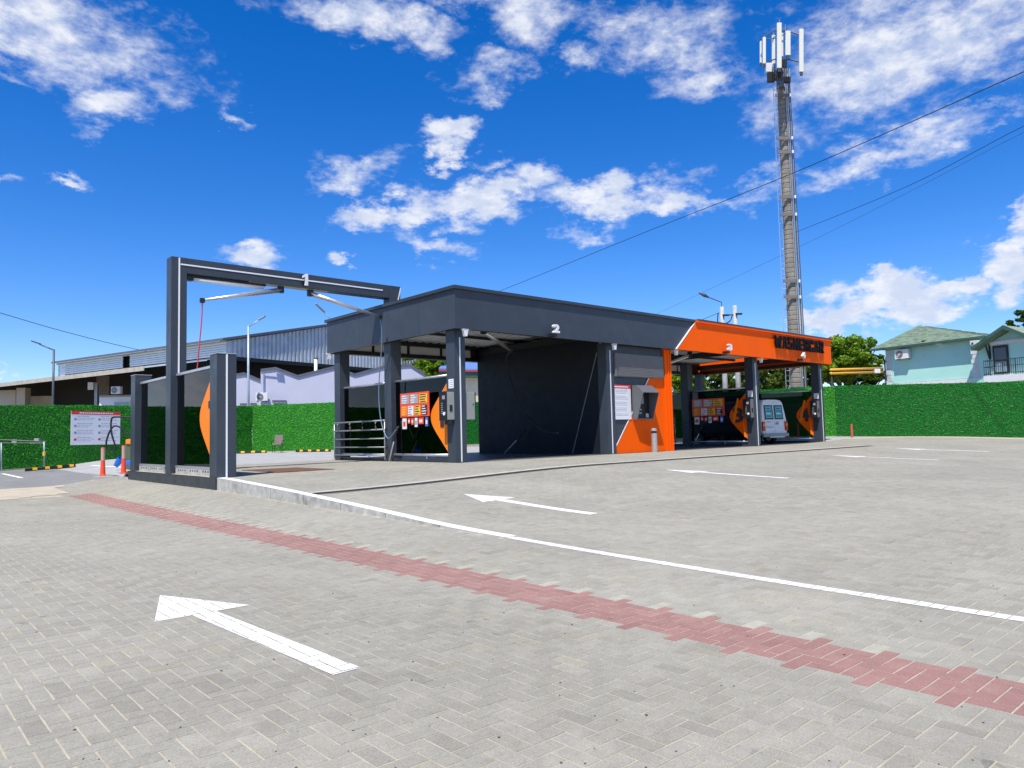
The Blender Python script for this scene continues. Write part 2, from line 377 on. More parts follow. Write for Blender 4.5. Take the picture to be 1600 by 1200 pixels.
def text_mesh(body, size, depth, bold=0.0, sx=1.0, bev=0.0):
    """a mesh of raised lettering lying in local XZ (facing -Y), origin at left of baseline"""
    cu = bpy.data.curves.new('lettering', 'FONT'); cu.body = body; cu.size = size; cu.extrude = depth/2; cu.offset = bold
    cu.resolution_u = 4
    ob = bpy.data.objects.new('lettering', cu); COL.objects.link(ob)
    dg = bpy.context.evaluated_depsgraph_get(); me = bpy.data.meshes.new_from_object(ob.evaluated_get(dg))
    bpy.data.objects.remove(ob); bpy.data.curves.remove(cu)
    n = len(me.vertices); co = np.empty(n*3, np.float32); me.vertices.foreach_get('co', co); co = co.reshape(-1, 3)
    co = np.stack([co[:, 0]*sx, -co[:, 2], co[:, 1]], 1)
    x0, x1, z0, z1 = co[:, 0].min(), co[:, 0].max(), co[:, 2].min(), co[:, 2].max()
    return me, co, (x0, x1, z0, z1)
def letter_obj(name, body, m, parent, o, ax, az, w, h, depth, nrm, bold=0.02):
    """one raised character fitted into w x h with lower-left corner o, along ax / az, thickness along nrm"""
    me, co, (x0, x1, z0, z1) = text_mesh(body, 1.0, 1.0, bold)
    u = (co[:, 0]-x0)/(x1-x0)*w; t = (co[:, 2]-z0)/(z1-z0)*h; d = (-co[:, 1]+0.5)*depth
    off = np.array(wloc(parent))
    P = np.asarray(o)-off+u[:, None]*np.asarray(ax)+t[:, None]*np.asarray(az)+d[:, None]*np.asarray(nrm)
    me.vertices.foreach_set('co', P.astype(np.float32).ravel()); me.materials.clear(); me.materials.append(m); me.name = name
    bm = bmesh.new(); bm.from_mesh(me); bmesh.ops.recalc_face_normals(bm, faces=bm.faces); bm.to_mesh(me); bm.free(); me.update()
    ob = bpy.data.objects.new(name, me); COL.objects.link(ob); ob.parent = parent; return ob

# ------------------------------------------------------------------ ground heights (bay slab is z = 0)
def sm(t): t = np.clip(t, 0, 1); return t*t*(3-2*t)
def pin(Y, xs, ys):
    Y = np.asarray(Y, float); return sum(np.interp(Y+k*.2, xs, ys) for k in range(-3, 4))/7
def z_line(Y): return pin(Y, [-60,-14.5,-13.2,-12,-10.4,-8.05,-6,-3.2,-.15,1,8], [-.62,-.58,-.565,-.55,-.52,-.46,-.34,-.19,-.06,-.035,-.03])
def z_right(Y): return pin(Y, [-60,-14,-11,-8.4,-5.4,-4,-3,0], [-.45,-.38,-.33,-.27,-.16,-.06,0,0])
def z_low(X, Y):
    a = pin(Y, [-60,-14.5,-13.2,-12,-10.4,-9.2,-7.3,-6,-3.84,-2.5,.37,7.2,9,12,17,24,60], [-.62,-.58,-.565,-.55,-.52,-.489,-.455,-.42,-.39,-.36,-.3,-.28,-.27,-.25,-.2,-.08,0])
    b = pin(Y, [-60,-14,2,6,9,13,17,25,60], [-.62,-.575,-.56,-.52,-.44,-.32,-.25,-.12,0])
    return a+(b-a)*sm((-6.33-X)/1.8)
def gz(X, Y):
    X = np.asarray(X, float); Y = np.asarray(Y, float)
    up = z_line(Y)+(z_right(Y)-z_line(Y))*sm((X+6.33)/8.0)
    up = up*(1-0.7*sm((X-14)/12))+0.16*sm((X-19)/8)*sm((Y+9)/10)
    back = sm((Y-7.3)/0.8)
    ra = sm((X+6.33)/3.0)
    rear = z_low(np.minimum(X, -6.34), Y)*(1-ra)+np.interp(Y, [7, 14, 22, 60], [0, .03, .07, .15])*ra
    up = up*(1-back)+np.maximum(rear, z_low(X*0-6.4, Y))*back
    return np.where(X < -6.33, z_low(X, Y), up)
def gz1(x, y): return float(gz(np.array([x]), np.array([y]))[0])

def sheet(name, m, x0, x1, y0, y1, step, dz, kind='structure', keep=None):
    xs = np.linspace(x0, x1, max(2, int((x1-x0)/step)+1)); ys = np.linspace(y0, y1, max(2, int((y1-y0)/step)+1))
    Xg, Yg = np.meshgrid(xs, ys); Z = gz(Xg, Yg)+dz
    nx, ny = len(xs), len(ys)
    me = bpy.data.meshes.new(name)
    fs = [(j*nx+i, j*nx+i+1, (j+1)*nx+i+1, (j+1)*nx+i) for j in range(ny-1) for i in range(nx-1)
          if keep is None or keep((xs[i]+xs[i+1])/2, (ys[j]+ys[j+1])/2)]
    me.from_pydata(np.stack([Xg.ravel(), Yg.ravel(), Z.ravel()], 1).tolist(), [], fs); me.materials.append(m)
    me.polygons.foreach_set('use_smooth', [True]*len(me.polygons))
    o = bpy.data.objects.new(name, me); COL.objects.link(o); o['kind'] = kind; return o

g0 = MB(); g0.quad((-1500,-1500,-0.95), (1500,-1500,-0.95), (1500,1500,-0.95), (-1500,1500,-0.95)); tag(g0.build('ground', GROUNDM), kind='structure')
PB = 0.0016   # sand bed sits this far under the block tops
east = sheet('paving', SANDM, -6.33, 34, -24, 0.2, 0.2, -PB-.001)
bay1 = sheet('open_bay_floor', SANDM, -6.33, 0.16, 0.2, 7.6, 0.2, -PB)
west = sheet('driveway', SANDM, -34, -6.3301, -24, 8.9, 0.2, -PB-.001)
sheet('parking_lot', ASPH, -40, -6.3301, 8.9, 34, 0.4, -PB)
sheet('rear_yard', YARD, -6.33, 34, 7.6, 34, 0.4, -0.008)
sheet('side_yard', YARD, 22.3, 34, 0.2, 7.6, 0.4, -0.008)
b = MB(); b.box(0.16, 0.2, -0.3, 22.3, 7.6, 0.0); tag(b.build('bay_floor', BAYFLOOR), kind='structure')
dirt = sheet('sandy_patch', DIRT, -16, -7.7, 5.0, 8.9, 0.3, 0.006, keep=lambda x, y: y > 5.6+0.45*abs(x+9.0)*0.4+0.35*math.sin(x*2.1) and x < -7.75+0.22*math.sin(y*3.0)-0.35*(8.9-y)*0.5)

# ------------------------------------------------------------------ paving blocks, laid herringbone
W = 0.1
def project(P):
    d = P-CAM; z = d@FW
    return 800+F_PX*(d@RT)/z, 600-F_PX*(d@UP)/z, z
def block_grid(x0, x1, y0, y1):
    I, J = np.meshgrid(np.arange(int(x0/W)-2, int(x1/W)+2), np.arange(int(y0/W)-2, int(y1/W)+2), indexing='ij')
    I = I.ravel(); J = J.ravel(); d = (I-J) % 4
    h = d == 0; v = d == 3
    cx = np.concatenate([(I[h]+1.0)*W, (I[v]+.5)*W]); cy = np.concatenate([(J[h]+.5)*W, (J[v]+1.0)*W])
    alongx = np.concatenate([np.ones(h.sum(), bool), np.zeros(v.sum(), bool)])
    return cx, cy, alongx
def drain_clear(cx, cy): return (cy < -3.93) | (cy > -3.44) | (cx > 17.3)
def lay(x0, x1, y0, y1, dmax, extra=None):
    cx, cy, ax = block_grid(x0, x1, y0, y1)
    k = (cx > x0) & (cx < x1) & (cy > y0) & (cy < y1)
    if extra is not None: k &= extra(cx, cy)
    cx, cy, ax = cx[k], cy[k], ax[k]
    P = np.stack([cx, cy, gz(cx, cy)], 1); px, py, z = project(P)
    k = (z > 1.2) & (px > -90) & (px < 1690) & (py < 1300) & (z < dmax)
    return cx[k], cy[k], ax[k], z[k], px[k], py[k]
RED = (-8.24, -7.68)
def tones(cx, cy, ax):
    n = len(cx); t = RNG.normal(0, 1, n)
    base = np.stack([0.306+0.011*t, 0.291+0.011*t, 0.240+0.010*t], 1)
    warm = RNG.random(n) < 0.06; base[warm] *= np.array([1.03, 1.01, 0.95])
    drk = RNG.random(n) < 0.05; base[drk] *= 0.92
    red = (cx > RED[0]) & (cx < RED[1]) & (cy < 5.4)
    r = np.stack([0.30+0.013*t, 0.168+0.009*t, 0.146+0.008*t], 1)
    base[red] = r[red]
    pale = (cx >= RED[1]) & (cx < RED[1]+0.11) & ax & (cy < 5)
    base[pale] = np.array([0.37, 0.355, 0.285])
    return base, red
HX = 0.0968; HY = 0.0468; INS = 0.0026
def blocks_mesh(name, cx, cy, ax, tone, xmax=None):
    n = len(cx)
    hx = np.where(ax, HX, HY); hy = np.where(ax, HY, HX)
    jit = np.clip(RNG.normal(0, 0.0005, n), -.0006, .0012)
    ang = RNG.normal(0, 0.012, n)
    vs = np.empty((n, 8, 3))
    for i, (sx, sy) in enumerate(((-1,-1),(1,-1),(1,1),(-1,1))):
        for lvl in (0, 1):
            ins = INS if lvl else 0
            dx = sx*(hx-ins); dy = sy*(hy-ins)
            X = cx+dx-ang*dy; Y = cy+dy+ang*dx
            vs[:, i+4*lvl, 0] = X; vs[:, i+4*lvl, 1] = Y; vs[:, i+4*lvl, 2] = gz(X if xmax is None else np.where(Y > -9.2, np.minimum(X, xmax), X), Y)+(jit if lvl else -PB-0.004)
    fq = np.array([(4,5,6,7),(0,1,5,4),(1,2,6,5),(2,3,7,6),(3,0,4,7)])
    F = (np.arange(n)[:, None, None]*8+fq[None]).reshape(-1, 4)
    me = bpy.data.meshes.new(name); me.vertices.add(n*8); me.loops.add(len(F)*4); me.polygons.add(len(F))
    me.vertices.foreach_set('co', vs.astype(np.float32).ravel()); me.loops.foreach_set('vertex_index', F.astype(np.int32).ravel())
    me.polygons.foreach_set('loop_start', np.arange(0, len(F)*4, 4, dtype=np.int32))
    me.polygons.foreach_set('use_smooth', np.zeros(len(F), bool))
    me.update(calc_edges=True); me.materials.append(PAVER)
    ca = me.color_attributes.new('tone', 'FLOAT_COLOR', 'POINT')
    ca.data.foreach_set('color', np.repeat(np.concatenate([tone, np.ones((n, 1))], 1), 8, 0).astype(np.float32).ravel())
    return me, vs
def single_block(tone, ax):
    hx, hy = (HX, HY) if ax else (HY, HX)
    q = []
    for ins, z in ((0, -PB-0.004), (INS, 0.0)):
        q += [(-hx+ins,-hy+ins,z),(hx-ins,-hy+ins,z),(hx-ins,hy-ins,z),(-hx+ins,hy-ins,z)]
    me = bpy.data.meshes.new('paving_block'); me.from_pydata(q, [], [(4,5,6,7),(0,1,5,4),(1,2,6,5),(2,3,7,6),(3,0,4,7)])
    me.materials.append(PAVER)
    ca = me.color_attributes.new('tone', 'FLOAT_COLOR', 'POINT'); ca.data.foreach_set('color', np.tile(np.array([*tone, 1.0], np.float32), 8))
    return me
ALLTOPS = []
def pave(parent, x0, x1, y0, y1, dmax, nsingle, extra=None, xmax=None):
    cx, cy, ax, z, px, py = lay(x0, x1, y0, y1, dmax, extra)
    tone, red = tones(cx, cy, ax)
    inframe = (px > 0) & (px < 1600) & (py < 1200)
    order = np.argsort(np.where(inframe, z, 1e6)); single = np.zeros(len(cx), bool); single[order[:nsingle]] = True
    m = ~single
    me, vs = blocks_mesh('paving_blocks', cx[m], cy[m], ax[m], tone[m], xmax)
    o = bpy.data.objects.new('paving_blocks', me); COL.objects.link(o); o.parent = parent; o['kind'] = 'stuff'
    ALLTOPS.append(vs[:, 4:, :])
    lib = {}
    for i in np.where(single)[0]:
        key = (bool(ax[i]), bool(red[i]), int(RNG.integers(0, 5)))
        if key not in lib: lib[key] = single_block(tone[i], ax[i])
        ob = bpy.data.objects.new('paving_block', lib[key]); COL.objects.link(ob); ob.parent = parent
        x, y = cx[i], cy[i]; zx = (gz1(x+.05, y)-gz1(x-.05, y))/.1; zy = (gz1(x, y+.05)-gz1(x, y-.05))/.1
        ob.location = (x, y, gz1(x, y)+abs(RNG.normal(0, 0.0005))); ob.rotation_euler = (math.atan(zy), -math.atan(zx), RNG.normal(0, 0.012))
        hx, hy = (HX, HY) if ax[i] else (HY, HX)
        c = np.array([(-hx+INS,-hy+INS),(hx-INS,-hy+INS),(hx-INS,hy-INS),(-hx+INS,hy-INS)])+[x, y]
        ALLTOPS.append(np.concatenate([c, gz(c[:, 0], c[:, 1])[:, None]], 1)[None])
pave(west, -22, -6.12, -16.5, 8.8, 34, 300, lambda x, y: ~((y > 5.3) & (x < -8.3)) & ~((x > -6.31) & (y > -9.2)), -6.3302)
pave(east, -6.30, 27, -16.5, 0.2, 36, 100, lambda x, y: drain_clear(x, y) & (x > -6.12))
pave(bay1, -5.93, 0.1, 0.2, 7.6, 36, 0, lambda x, y: ~((x > -4.7) & (x < -3.2) & (y > 0.9) & (y < 3.1)))
TOPS = np.concatenate(ALLTOPS)

def clip_poly(poly, conv):
    out = poly
    for i in range(len(conv)):
        a, b_ = conv[i], conv[(i+1) % len(conv)]; e = (b_[0]-a[0], b_[1]-a[1]); inp, out = out, []
        for j in range(len(inp)):
            p, q = inp[j-1], inp[j]
            dp = e[0]*(p[1]-a[1])-e[1]*(p[0]-a[0]); dq = e[0]*(q[1]-a[1])-e[1]*(q[0]-a[0])
            if (dp >= 0) != (dq >= 0):
                t = dp/(dp-dq); out.append((p[0]+t*(q[0]-p[0]), p[1]+t*(q[1]-p[1])))
            if dq >= 0: out.append(q)
        if not out: break
    return out
CENT = TOPS.mean(1)
def paint(name, convs, parent=None, dz=0.0035, plain=False, grow=0.0035):
    """paint that lies on the block tops it covers, so the joints stay open"""
    mb = MB()
    for cv in convs:
        A = sum(cv[i][0]*cv[(i+1) % len(cv)][1]-cv[(i+1) % len(cv)][0]*cv[i][1] for i in range(len(cv)))
        if A < 0: cv = cv[::-1]
        xs = [p[0] for p in cv]; ys = [p[1] for p in cv]
        k = (CENT[:, 0] > min(xs)-.12) & (CENT[:, 0] < max(xs)+.12) & (CENT[:, 1] > min(ys)-.12) & (CENT[:, 1] < max(ys)+.12)
        for t in TOPS[k]:
            c = t.mean(0); p = [(x+np.sign(x-c[0])*grow*.55, y+np.sign(y-c[1])*grow*.55) for x, y, z in t]
            q = clip_poly(p, cv)
            if len(q) >= 3:
                mb.add([(x, y, gz1(x, y)+dz) for x, y in q], [tuple(range(len(q)))])
    return mb.build(name, PAINT, parent)
def arrow(x, ytip, ytail, label, hw=0.36, hl=0.98, sw=0.09, skew=0.0):
    sk = lambda p: (p[0]+skew*(ytip-p[1]), p[1])
    head = [sk((x, ytip)), sk((x+hw, ytip-hl)), sk((x-hw, ytip-hl))]
    shaft = [sk((x-sw, ytip-hl+.02)), sk((x+sw, ytip-hl+.02)), sk((x+sw, ytail)), sk((x-sw, ytail))]
    o = paint('painted_arrow', [head, shaft]); tag(o, label, 'painted arrow', 'white arrows painted on the paving')
ARW = [(-10.2, -9.05, -12.12, 'big white painted arrow in the foreground beside the red paving strip', .05),
       (-4.12, -5.55, -8.65, 'white painted arrow just behind the long white line, pointing into the open bay', 0),
       (1.9, -5.45, -8.5, 'thin white painted arrow in front of the dark bay and drain channel', 0),
       (10.6, -5.3, -8.4, 'faint white painted arrow on the paving in front of bay three', 0),
       (16.6, -4.9, -8.0, 'farthest white painted arrow, on the paving towards the green fence', 0)]
for x, a, c, lb, sk in ARW: arrow(x, a, c, lb, skew=0.04 if sk else 0)

# kerb stones along the raised slab, white line on top and on along the paving
KERBM = mat('weathered_kerb', (0.46, 0.45, 0.41), 0.9, var=0.3, scale=7, bump=0.6, bscale=90, detail=9, dirt=0.75)
kerb = thing('kerb', None, None, (-6.33, -3, -0.2), kind='structure')
ys = [0.40, -1.05, -2.45, -3.82, -5.15, -6.5, -7.85, -9.2]
for y1, y0 in zip(ys[:-1], ys[1:]):
    b = MB(); b.mi = 0; n = 4
    for i in range(n):
        a = y1-0.012+(y0-y1+0.024)*i/n; c = y1-0.012+(y0-y1+0.024)*(i+1)/n
        za, zc = float(z_line(a)), float(z_line(c))
        b.add([(-6.33,a,za-.6),(-6.12,a,za-.6),(-6.12,a,za+.004),(-6.33,a,za+.004),(-6.33,c,zc-.6),(-6.12,c,zc-.6),(-6.12,c,zc+.004),(-6.33,c,zc+.004)],
              [(3,2,6,7),(0,3,7,4),(1,5,6,2)]+([(0,1,2,3)] if i == 0 else [])+([(4,7,6,5)] if i == n-1 else []))
    b.build('kerb_stone', KERBM, kerb)
lm = MB()
yy = np.linspace(0.36, -9.2, 40)
for a, c in zip(yy[:-1], yy[1:]):
    lm.quad((-6.322,a,float(z_line(a))+.008), (-6.322,c,float(z_line(c))+.008), (-6.14,c,float(z_line(c))+.008), (-6.14,a,float(z_line(a))+.008))
pl = lm.build('kerb_line', PAINT, kerb)
tag(paint('painted_line', [[(-6.33,-9.2),(-6.19,-9.2),(-6.19,-16.2),(-6.33,-16.2)]]), 'long white line painted across the paving from the kerb to the right', 'painted line')

# drain channel
b = MB(); xs = np.linspace(-6.1, 17.3, 60)
b2 = MB()
for a, c in zip(xs[:-1], xs[1:]):
    za, zc = gz1(a, -3.75), gz1(c, -3.75)
    b.quad((a,-3.90,za+.004), (c,-3.90,zc+.004), (c,-3.66,zc+.004), (a,-3.66,za+.004))
    for y0, y1 in ((-3.93,-3.90),(-3.66,-3.50)):
        b2.quad((a,y0,gz1(a,y0)+.005), (c,y0,gz1(c,y0)+.005), (c,y1,gz1(c,y1)+.005), (a,y1,gz1(a,y1)+.005))
dr = b2.build('drain_channel', CONC_EDGE); dr['kind'] = 'structure'; b.build('drain_slot', RAIN, dr)
b = MB()
for i in range(22):
    x = -4.68+i*0.067; b.box(x, 0.951, gz1(x, 2)-.01, x+.045, 3.049, gz1(x, 2)+.012)
b.box(-4.7, .9, -.1, -3.2, .95, gz1(-4, 2)+.014); b.box(-4.7, 3.05, -.1, -3.2, 3.1, gz1(-4, 2)+.014)
fg = b.build('floor_grate', RUST); tag(fg, 'rusty brown steel grate set in the floor of the open bay', 'floor grate')
b = MB(); b.box(-4.7, .9, -.4, -3.2, 3.1, gz1(-4, 2)-.05); b.build('grate_pit', RAIN, fg)
# loose dry crumbs on the paving
b = MB()
for i in range(260):
    t = RNG.random()**1.6; D = 3.0+t*14; x = -12.2+0; px = RNG.uniform(0, 1600)
    P = CAM+D*(FW+RT*(px-800)/F_PX); X, Y = P[0], P[1]
    if Y > -0.5 or abs(X+6.2) < .25: continue
    z = gz1(X, Y); r = RNG.uniform(.002, .0055)
    a = RNG.uniform(0, 6.28); u = V(math.cos(a), math.sin(a), 0)*r; v = V(-math.sin(a), math.cos(a), 0)*r*RNG.uniform(.5, 1)
    b.obox(V(X, Y, z)-u-v, 2*u, 2*v, V(0, 0, r*.9))
tag(b.build('grit', BARK), kind='stuff')

# ------------------------------------------------------------------ the wash station
ZT, ZB = 4.895, 3.70; LX, LY = 22.45, 7.38; C_ = 0.385
ws = thing('wash_station', 'dark grey and orange drive-in wash building with open bays and flat roof', 'car wash', (11.2, 3.7, 0))
def column(x, y, led='front', dark=False, h=ZB+0.05, parent=ws):
    c = boxpart('column', ANT, parent, (x, y, -.02, x+C_, y+C_, h), bevel=.006)
    if led == 'front':
        b = MB(); b.box(x+C_/2-.018, y-.012, .02, x+C_/2+.018, y+.002, h-.25); b.build('led_strip', LED, c)
    return c
PX = [(0.164, (0.28, 3.55, 6.8)), (15.87, (0.28, 3.55, 6.8)), (21.75, (0.28, 3.55, 6.8))]
for x, yl in PX:
    for y in yl: column(x, y, 'front' if y < 1 else None)
# glazed side screens between the columns
def screen(x, y0, y1, z0, z1, parent, zr=2.47):
    p = boxpart('glass_panel', GLASS, parent, (x+.17, y0, z0+.02, x+.182, y1, z1))
    b = MB(); b.tube([(x+.176, y0, z1+.02), (x+.176, y1, z1+.02)], .036, 8); b.build('top_rail', ALU, parent, smooth=True)
    b = MB(); b.tube([(x+.10, y0, z0), (x+.10, y1, z0)], .042, 10)
    for q in (0.4,):
        yy_ = y0+(y1-y0)*q; b.tube([(x+.10, yy_, z0), (x+.10, yy_, 0)], .02, 8)
    b.build('bottom_rail', ALU, parent, smooth=True)
for x, yl in PX:
    screen(x, .665, 3.55, .2, 2.45, ws); screen(x, 3.935, 6.8, .2, 2.45, ws)
    b = MB(); b.box(x+.05, .665, -.02, x+.33, 6.8, .10); b.build('screen_plinth', ANT2, ws)
def fin(x, parent, num=None, flip=1):
    pts = []
    P0, P1, P2 = (0.60, 2.28), (0.60, 0.27), None
    top = [(0.66, 2.26), (0.95, 1.98), (1.22, 1.72), (1.42, 1.50), (1.48, 1.31), (1.43, 1.10), (1.24, .86), (1.0, .62), (.68, .30)]
    for i in range(len(top)-1):
        for t in np.linspace(0, 1, 4, endpoint=False):
            # Catmull-Rom through the outline
            p = [np.array(top[max(0, min(len(top)-1, i+k))]) for k in (-1, 0, 1, 2)]
            pts.append(.5*((2*p[1])+(-p[0]+p[2])*t+(2*p[0]-5*p[1]+4*p[2]-p[3])*t*t+(-p[0]+3*p[1]-3*p[2]+p[3])*t**3))
    pts.append(np.array(top[-1])); pts += [np.array((.64, .30)), np.array((.64, 2.26))]
    b = MB(); b.prism([(x+.02, q[0], q[1]) for q in pts], (.045, 0, 0))
    f = b.build('orange_fin', ORANGE2 if num in (None, '1') else ORANGE, parent)  # inner fins get the deeper orange: their shade is put into the colour
    if num: letter_obj('numeral', num, SIGNK, f, (x+.02, 1.33 if num != '1' else 1.0, 1.0), (0, -1, 0), (0, 0, 1), .50 if num != '1' else .16, .64, .02, (-1, 0, 0), .03)
    return f
fin(.164, ws, '1'); fin(15.87, ws, '3'); fin(21.75, ws, '4')
for fx in (15.87, 21.75):   # lighter slanted strips on the two inner fins
    b = MB(); b.prism([(fx-.02, 1.36, 1.02), (fx-.02, 1.22, 1.02), (fx-.02, 1.0, 2.02), (fx-.02, 1.06, 2.05)], (.042, 0, 0))
    b.prism([(fx-.02, .80, .40), (fx-.02, .70, .36), (fx-.02, .84, 1.0)], (.042, 0, 0)); b.build('fin_strip', ORANGE2, ws)

# fascia: panels split where the photo shows seams
def fascia_poly(name, m, pts, d, parent=ws, bevel=0): b = MB(); b.prism(pts, d); return b.build(name, m, parent, bevel=bevel)
SLB, SLT = 10.12, 11.36      # slanted start of the orange front at bottom / top
e = .006
fz = ZT-.10
seams = [(0.0, 0.0), (2.95, 2.95), (4.55, 4.95)]
edges = [((0, fz), (0, ZB))]
def front_panel(tl, tr, bl, br, m, y=0.0, th=.06):
    return fascia_poly('fascia_panel', m, [(tl, y, fz), (tr, y, fz), (br, y, ZB), (bl, y, ZB)], (0, th, 0))
front_panel(0, 4.28-e, 0, 4.78-e, ANT); front_panel(4.28, SLT-.05, 4.78, SLB-.05, ANT)
front_panel(SLT, LX, SLB, LX, ORANGE, y=-.05, th=.11)
for a, c in ((.06, 1.75), (1.75+e, 3.45), (3.45+e, 5.15), (5.15+e, LY)):
    fascia_poly('fascia_panel', ANT, [(0, a, ZB), (0, c, ZB), (0, c, fz), (0, a, fz)], (.06, 0, 0))
fascia_poly('fascia_panel', ANT2, [(.06, LY, ZB), (LX-.06, LY, ZB), (LX-.06, LY, fz), (.06, LY, fz)], (0, -.06, 0))
fascia_poly('fascia_panel', ORANGE, [(LX, .06, ZB), (LX, LY, ZB), (LX, LY, fz), (LX, .06, fz)], (-.06, 0, 0))
fascia_poly('fascia_edge_light', LED, [(SLB-.045, -.06, ZB+.01), (SLB+.005, -.06, ZB+.01), (SLT+.005, -.06, fz), (SLT-.045, -.06, fz)], (0, .05, 0))
# projecting coping
boxpart('coping', COPING, ws, (-.07, -.07, fz, SLT-.02, .28, ZT), bevel=.01)
boxpart('coping', COPING, ws, (-.07, .282, fz, .28, LY+.07, ZT), bevel=.01)
boxpart('coping', COPING, ws, (SLT+.12, -.13, fz+.07, LX+.07, .28, ZT+.03), bevel=.01)
boxpart('coping', ORANGE, ws, (SLT-.02, -.12, fz-.0, LX+.05, -.052, fz+.07))
boxpart('coping', COPING, ws, (.282, LY-.2, fz, LX+.07, LY+.07, ZT)); boxpart('coping', COPING, ws, (LX-.2, .282, fz, LX+.07, LY-.202, ZT))
# bottom edge beams and rear lining
boxpart('edge_beam', BLACK, ws, (.062, .062, ZB+.02, LX-.062, .26, ZB+.16)); boxpart('edge_beam', BLACK, ws, (.062, .262, ZB+.02, .26, LY-.3, ZB+.16))
boxpart('edge_beam', BLACK, ws, (.262, LY-.3, ZB, LX-.062, LY-.062, ZB+.14)); boxpart('edge_beam', BLACK, ws, (LX-.26, .262, ZB+.02, LX-.062, LY-.302, ZB+.16))
for x0, x1 in ((.3, 6.4), (10.3, 15.8), (16.3, 21.7)):
    n = 4
    for i in range(n):
        a = x0+(x1-x0)*i/n; c = x0+(x1-x0)*(i+1)/n-.14
        boxpart('rear_lining', ROOFSHEET, ws, (a, LY-.16, ZB+.15, c, LY-.10, ZB+.46))
boxpart('edge_beam', BLACK, ws, (.262, LY-.30, ZB+.47, LX-.3, LY-.07, ZB+.60))
# corrugated roof sheet, ribs running front to back
def corrugated(x0, x1, y0, y1, za, zb):
    b = MB(); p = .36; n = int((x1-x0)/p)
    prof = []
    for i in range(n+1):
        for dx, dz in ((0, 0), (.17, 0), (.20, .11), (.33, .11)):
            x = x0+i*p+dx
            if x <= x1: prof.append((x, dz))
    for (xa, ha), (xb, hb) in zip(prof[:-1], prof[1:]):
        b.quad((xa, y0, za+ha), (xa, y1, zb+ha), (xb, y1, zb+hb), (xb, y0, za+hb))
    return b
corrugated(.3, LX-.3, .3, LY-.32, 4.50, 4.30).build('roof', ROOFSHEET, ws)
boxpart('roof_cap', ANT2, ws, (.3, .3, 4.68, LX-.3, LY-.32, 4.72))
for y in (2.4, 4.9): boxpart('purlin', BLACK, ws, (.3, y, 4.27, LX-.3, y+.08, 4.37))
for x in (.35, 6.6, 10.1, 16.0, 21.9): boxpart('roof_beam', BLACK, ws, (x-.08, .3, 3.95, x+.08, LY-.32, 4.18))
# machine room between bays two and three
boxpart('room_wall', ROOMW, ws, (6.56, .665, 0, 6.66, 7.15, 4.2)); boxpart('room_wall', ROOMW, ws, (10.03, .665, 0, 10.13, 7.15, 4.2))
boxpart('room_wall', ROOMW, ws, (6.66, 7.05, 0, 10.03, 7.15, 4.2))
column(6.56, .28)
fascia_poly('wall_light_strip', VENT, [(6.548, .66, 3.45), (6.548, .70, 3.45), (6.548, 1.97, .05), (6.548, 1.93, .05)], (.011, 0, 0))  # white light strip coloured grey; its dimness in shade is put into the colour
boxpart('room_front', ANT, ws, (6.947, .34, 0, 9.74, .42, 3.72))
pc = boxpart('orange_pillar', ORANGE, ws, (9.745, .25, 0, 10.14, .64, 3.72), bevel=.006)
boxpart('pillar_rib', ORANGE, pc, (9.90, .22, 0, 9.96, .248, 3.7)); boxpart('pillar_rib', ORANGE, pc, (10.04, .22, 0, 10.10, .248, 3.7))
fascia_poly('orange_front', ORANGE, [(6.78, .315, .01), (9.742, .315, .01), (9.742, .315, 2.62), (8.86, .315, 2.62)], (0, .024, 0))
fascia_poly('front_edge_light', LED, [(6.75, .305, .02), (6.80, .305, .02), (8.89, .305, 2.62), (8.84, .305, 2.62)], (0, .009, 0))
vp = boxpart('vent_panel', VENT, ws, (6.97, .22, 2.62, 9.64, .338, 3.42), bevel=.008)
for i in range(14):
    z = 2.66+i*.053; boxpart('vent_slat', VENT, vp, (7.0, .208, z, 9.61, .219, z+.034))
b = MB(); b.box(6.655, 1.6, .0, 6.658, 1.6, .0) if False else None
# small white floodlights under the fascia at the columns
for i, (x, y, lb) in enumerate(((.36, .02, 'white floodlight under the fascia at the front left roof corner'), (6.75, .06, 'white floodlight under the fascia left of the vent panel'),
                          (10.22, .06, 'white floodlight under the fascia where orange begins'), (16.2, .06, 'white floodlight under the orange fascia between bays three and four'), (-.02, 7.2, 'white floodlight under the rear left roof corner'))):
    t = thing('floodlight', lb, 'floodlight', (x, y, ZB-.02), 'floodlights under the roof edge')
    boxpart('bracket', WHITE, t, (x-.10, y-.04, ZB-.03, x+.10, y+.06, ZB))
    b = MB(); b.prism([(x-.07, y-.04, ZB-.03), (x+.07, y-.04, ZB-.03), (x+.035, y-.04, ZB-.19), (x-.035, y-.04, ZB-.19)], (0, .08, 0)); b.build('lamp_head', WHITE, t, bevel=.012)
# raised white bay numbers on the fascia
def number(body, x, y, z, lb, w=.25, h=.26):
    t = thing('bay_number', lb, 'number sign', (x, y, z), 'raised white bay numbers')
    letter_obj('numeral', body, WHITE, t, (x-w/2, y-.22, z), (1, 0, 0), (0, 0, 1), w, h, .10, (0, -1, 0), .045)
    boxpart('bracket', BLACK, t, (x-.09, y-.22, z-.10, x+.09, y-.002, z-.01))
number('2', 3.65, 0, 3.80, 'raised white number 2 on the dark fascia')
number('3', 13.2, -.05, 3.80, 'raised white number 3 on the orange fascia')
number('4', 19.15, -.05, 3.80, 'raised white number 4 under the black lettering')
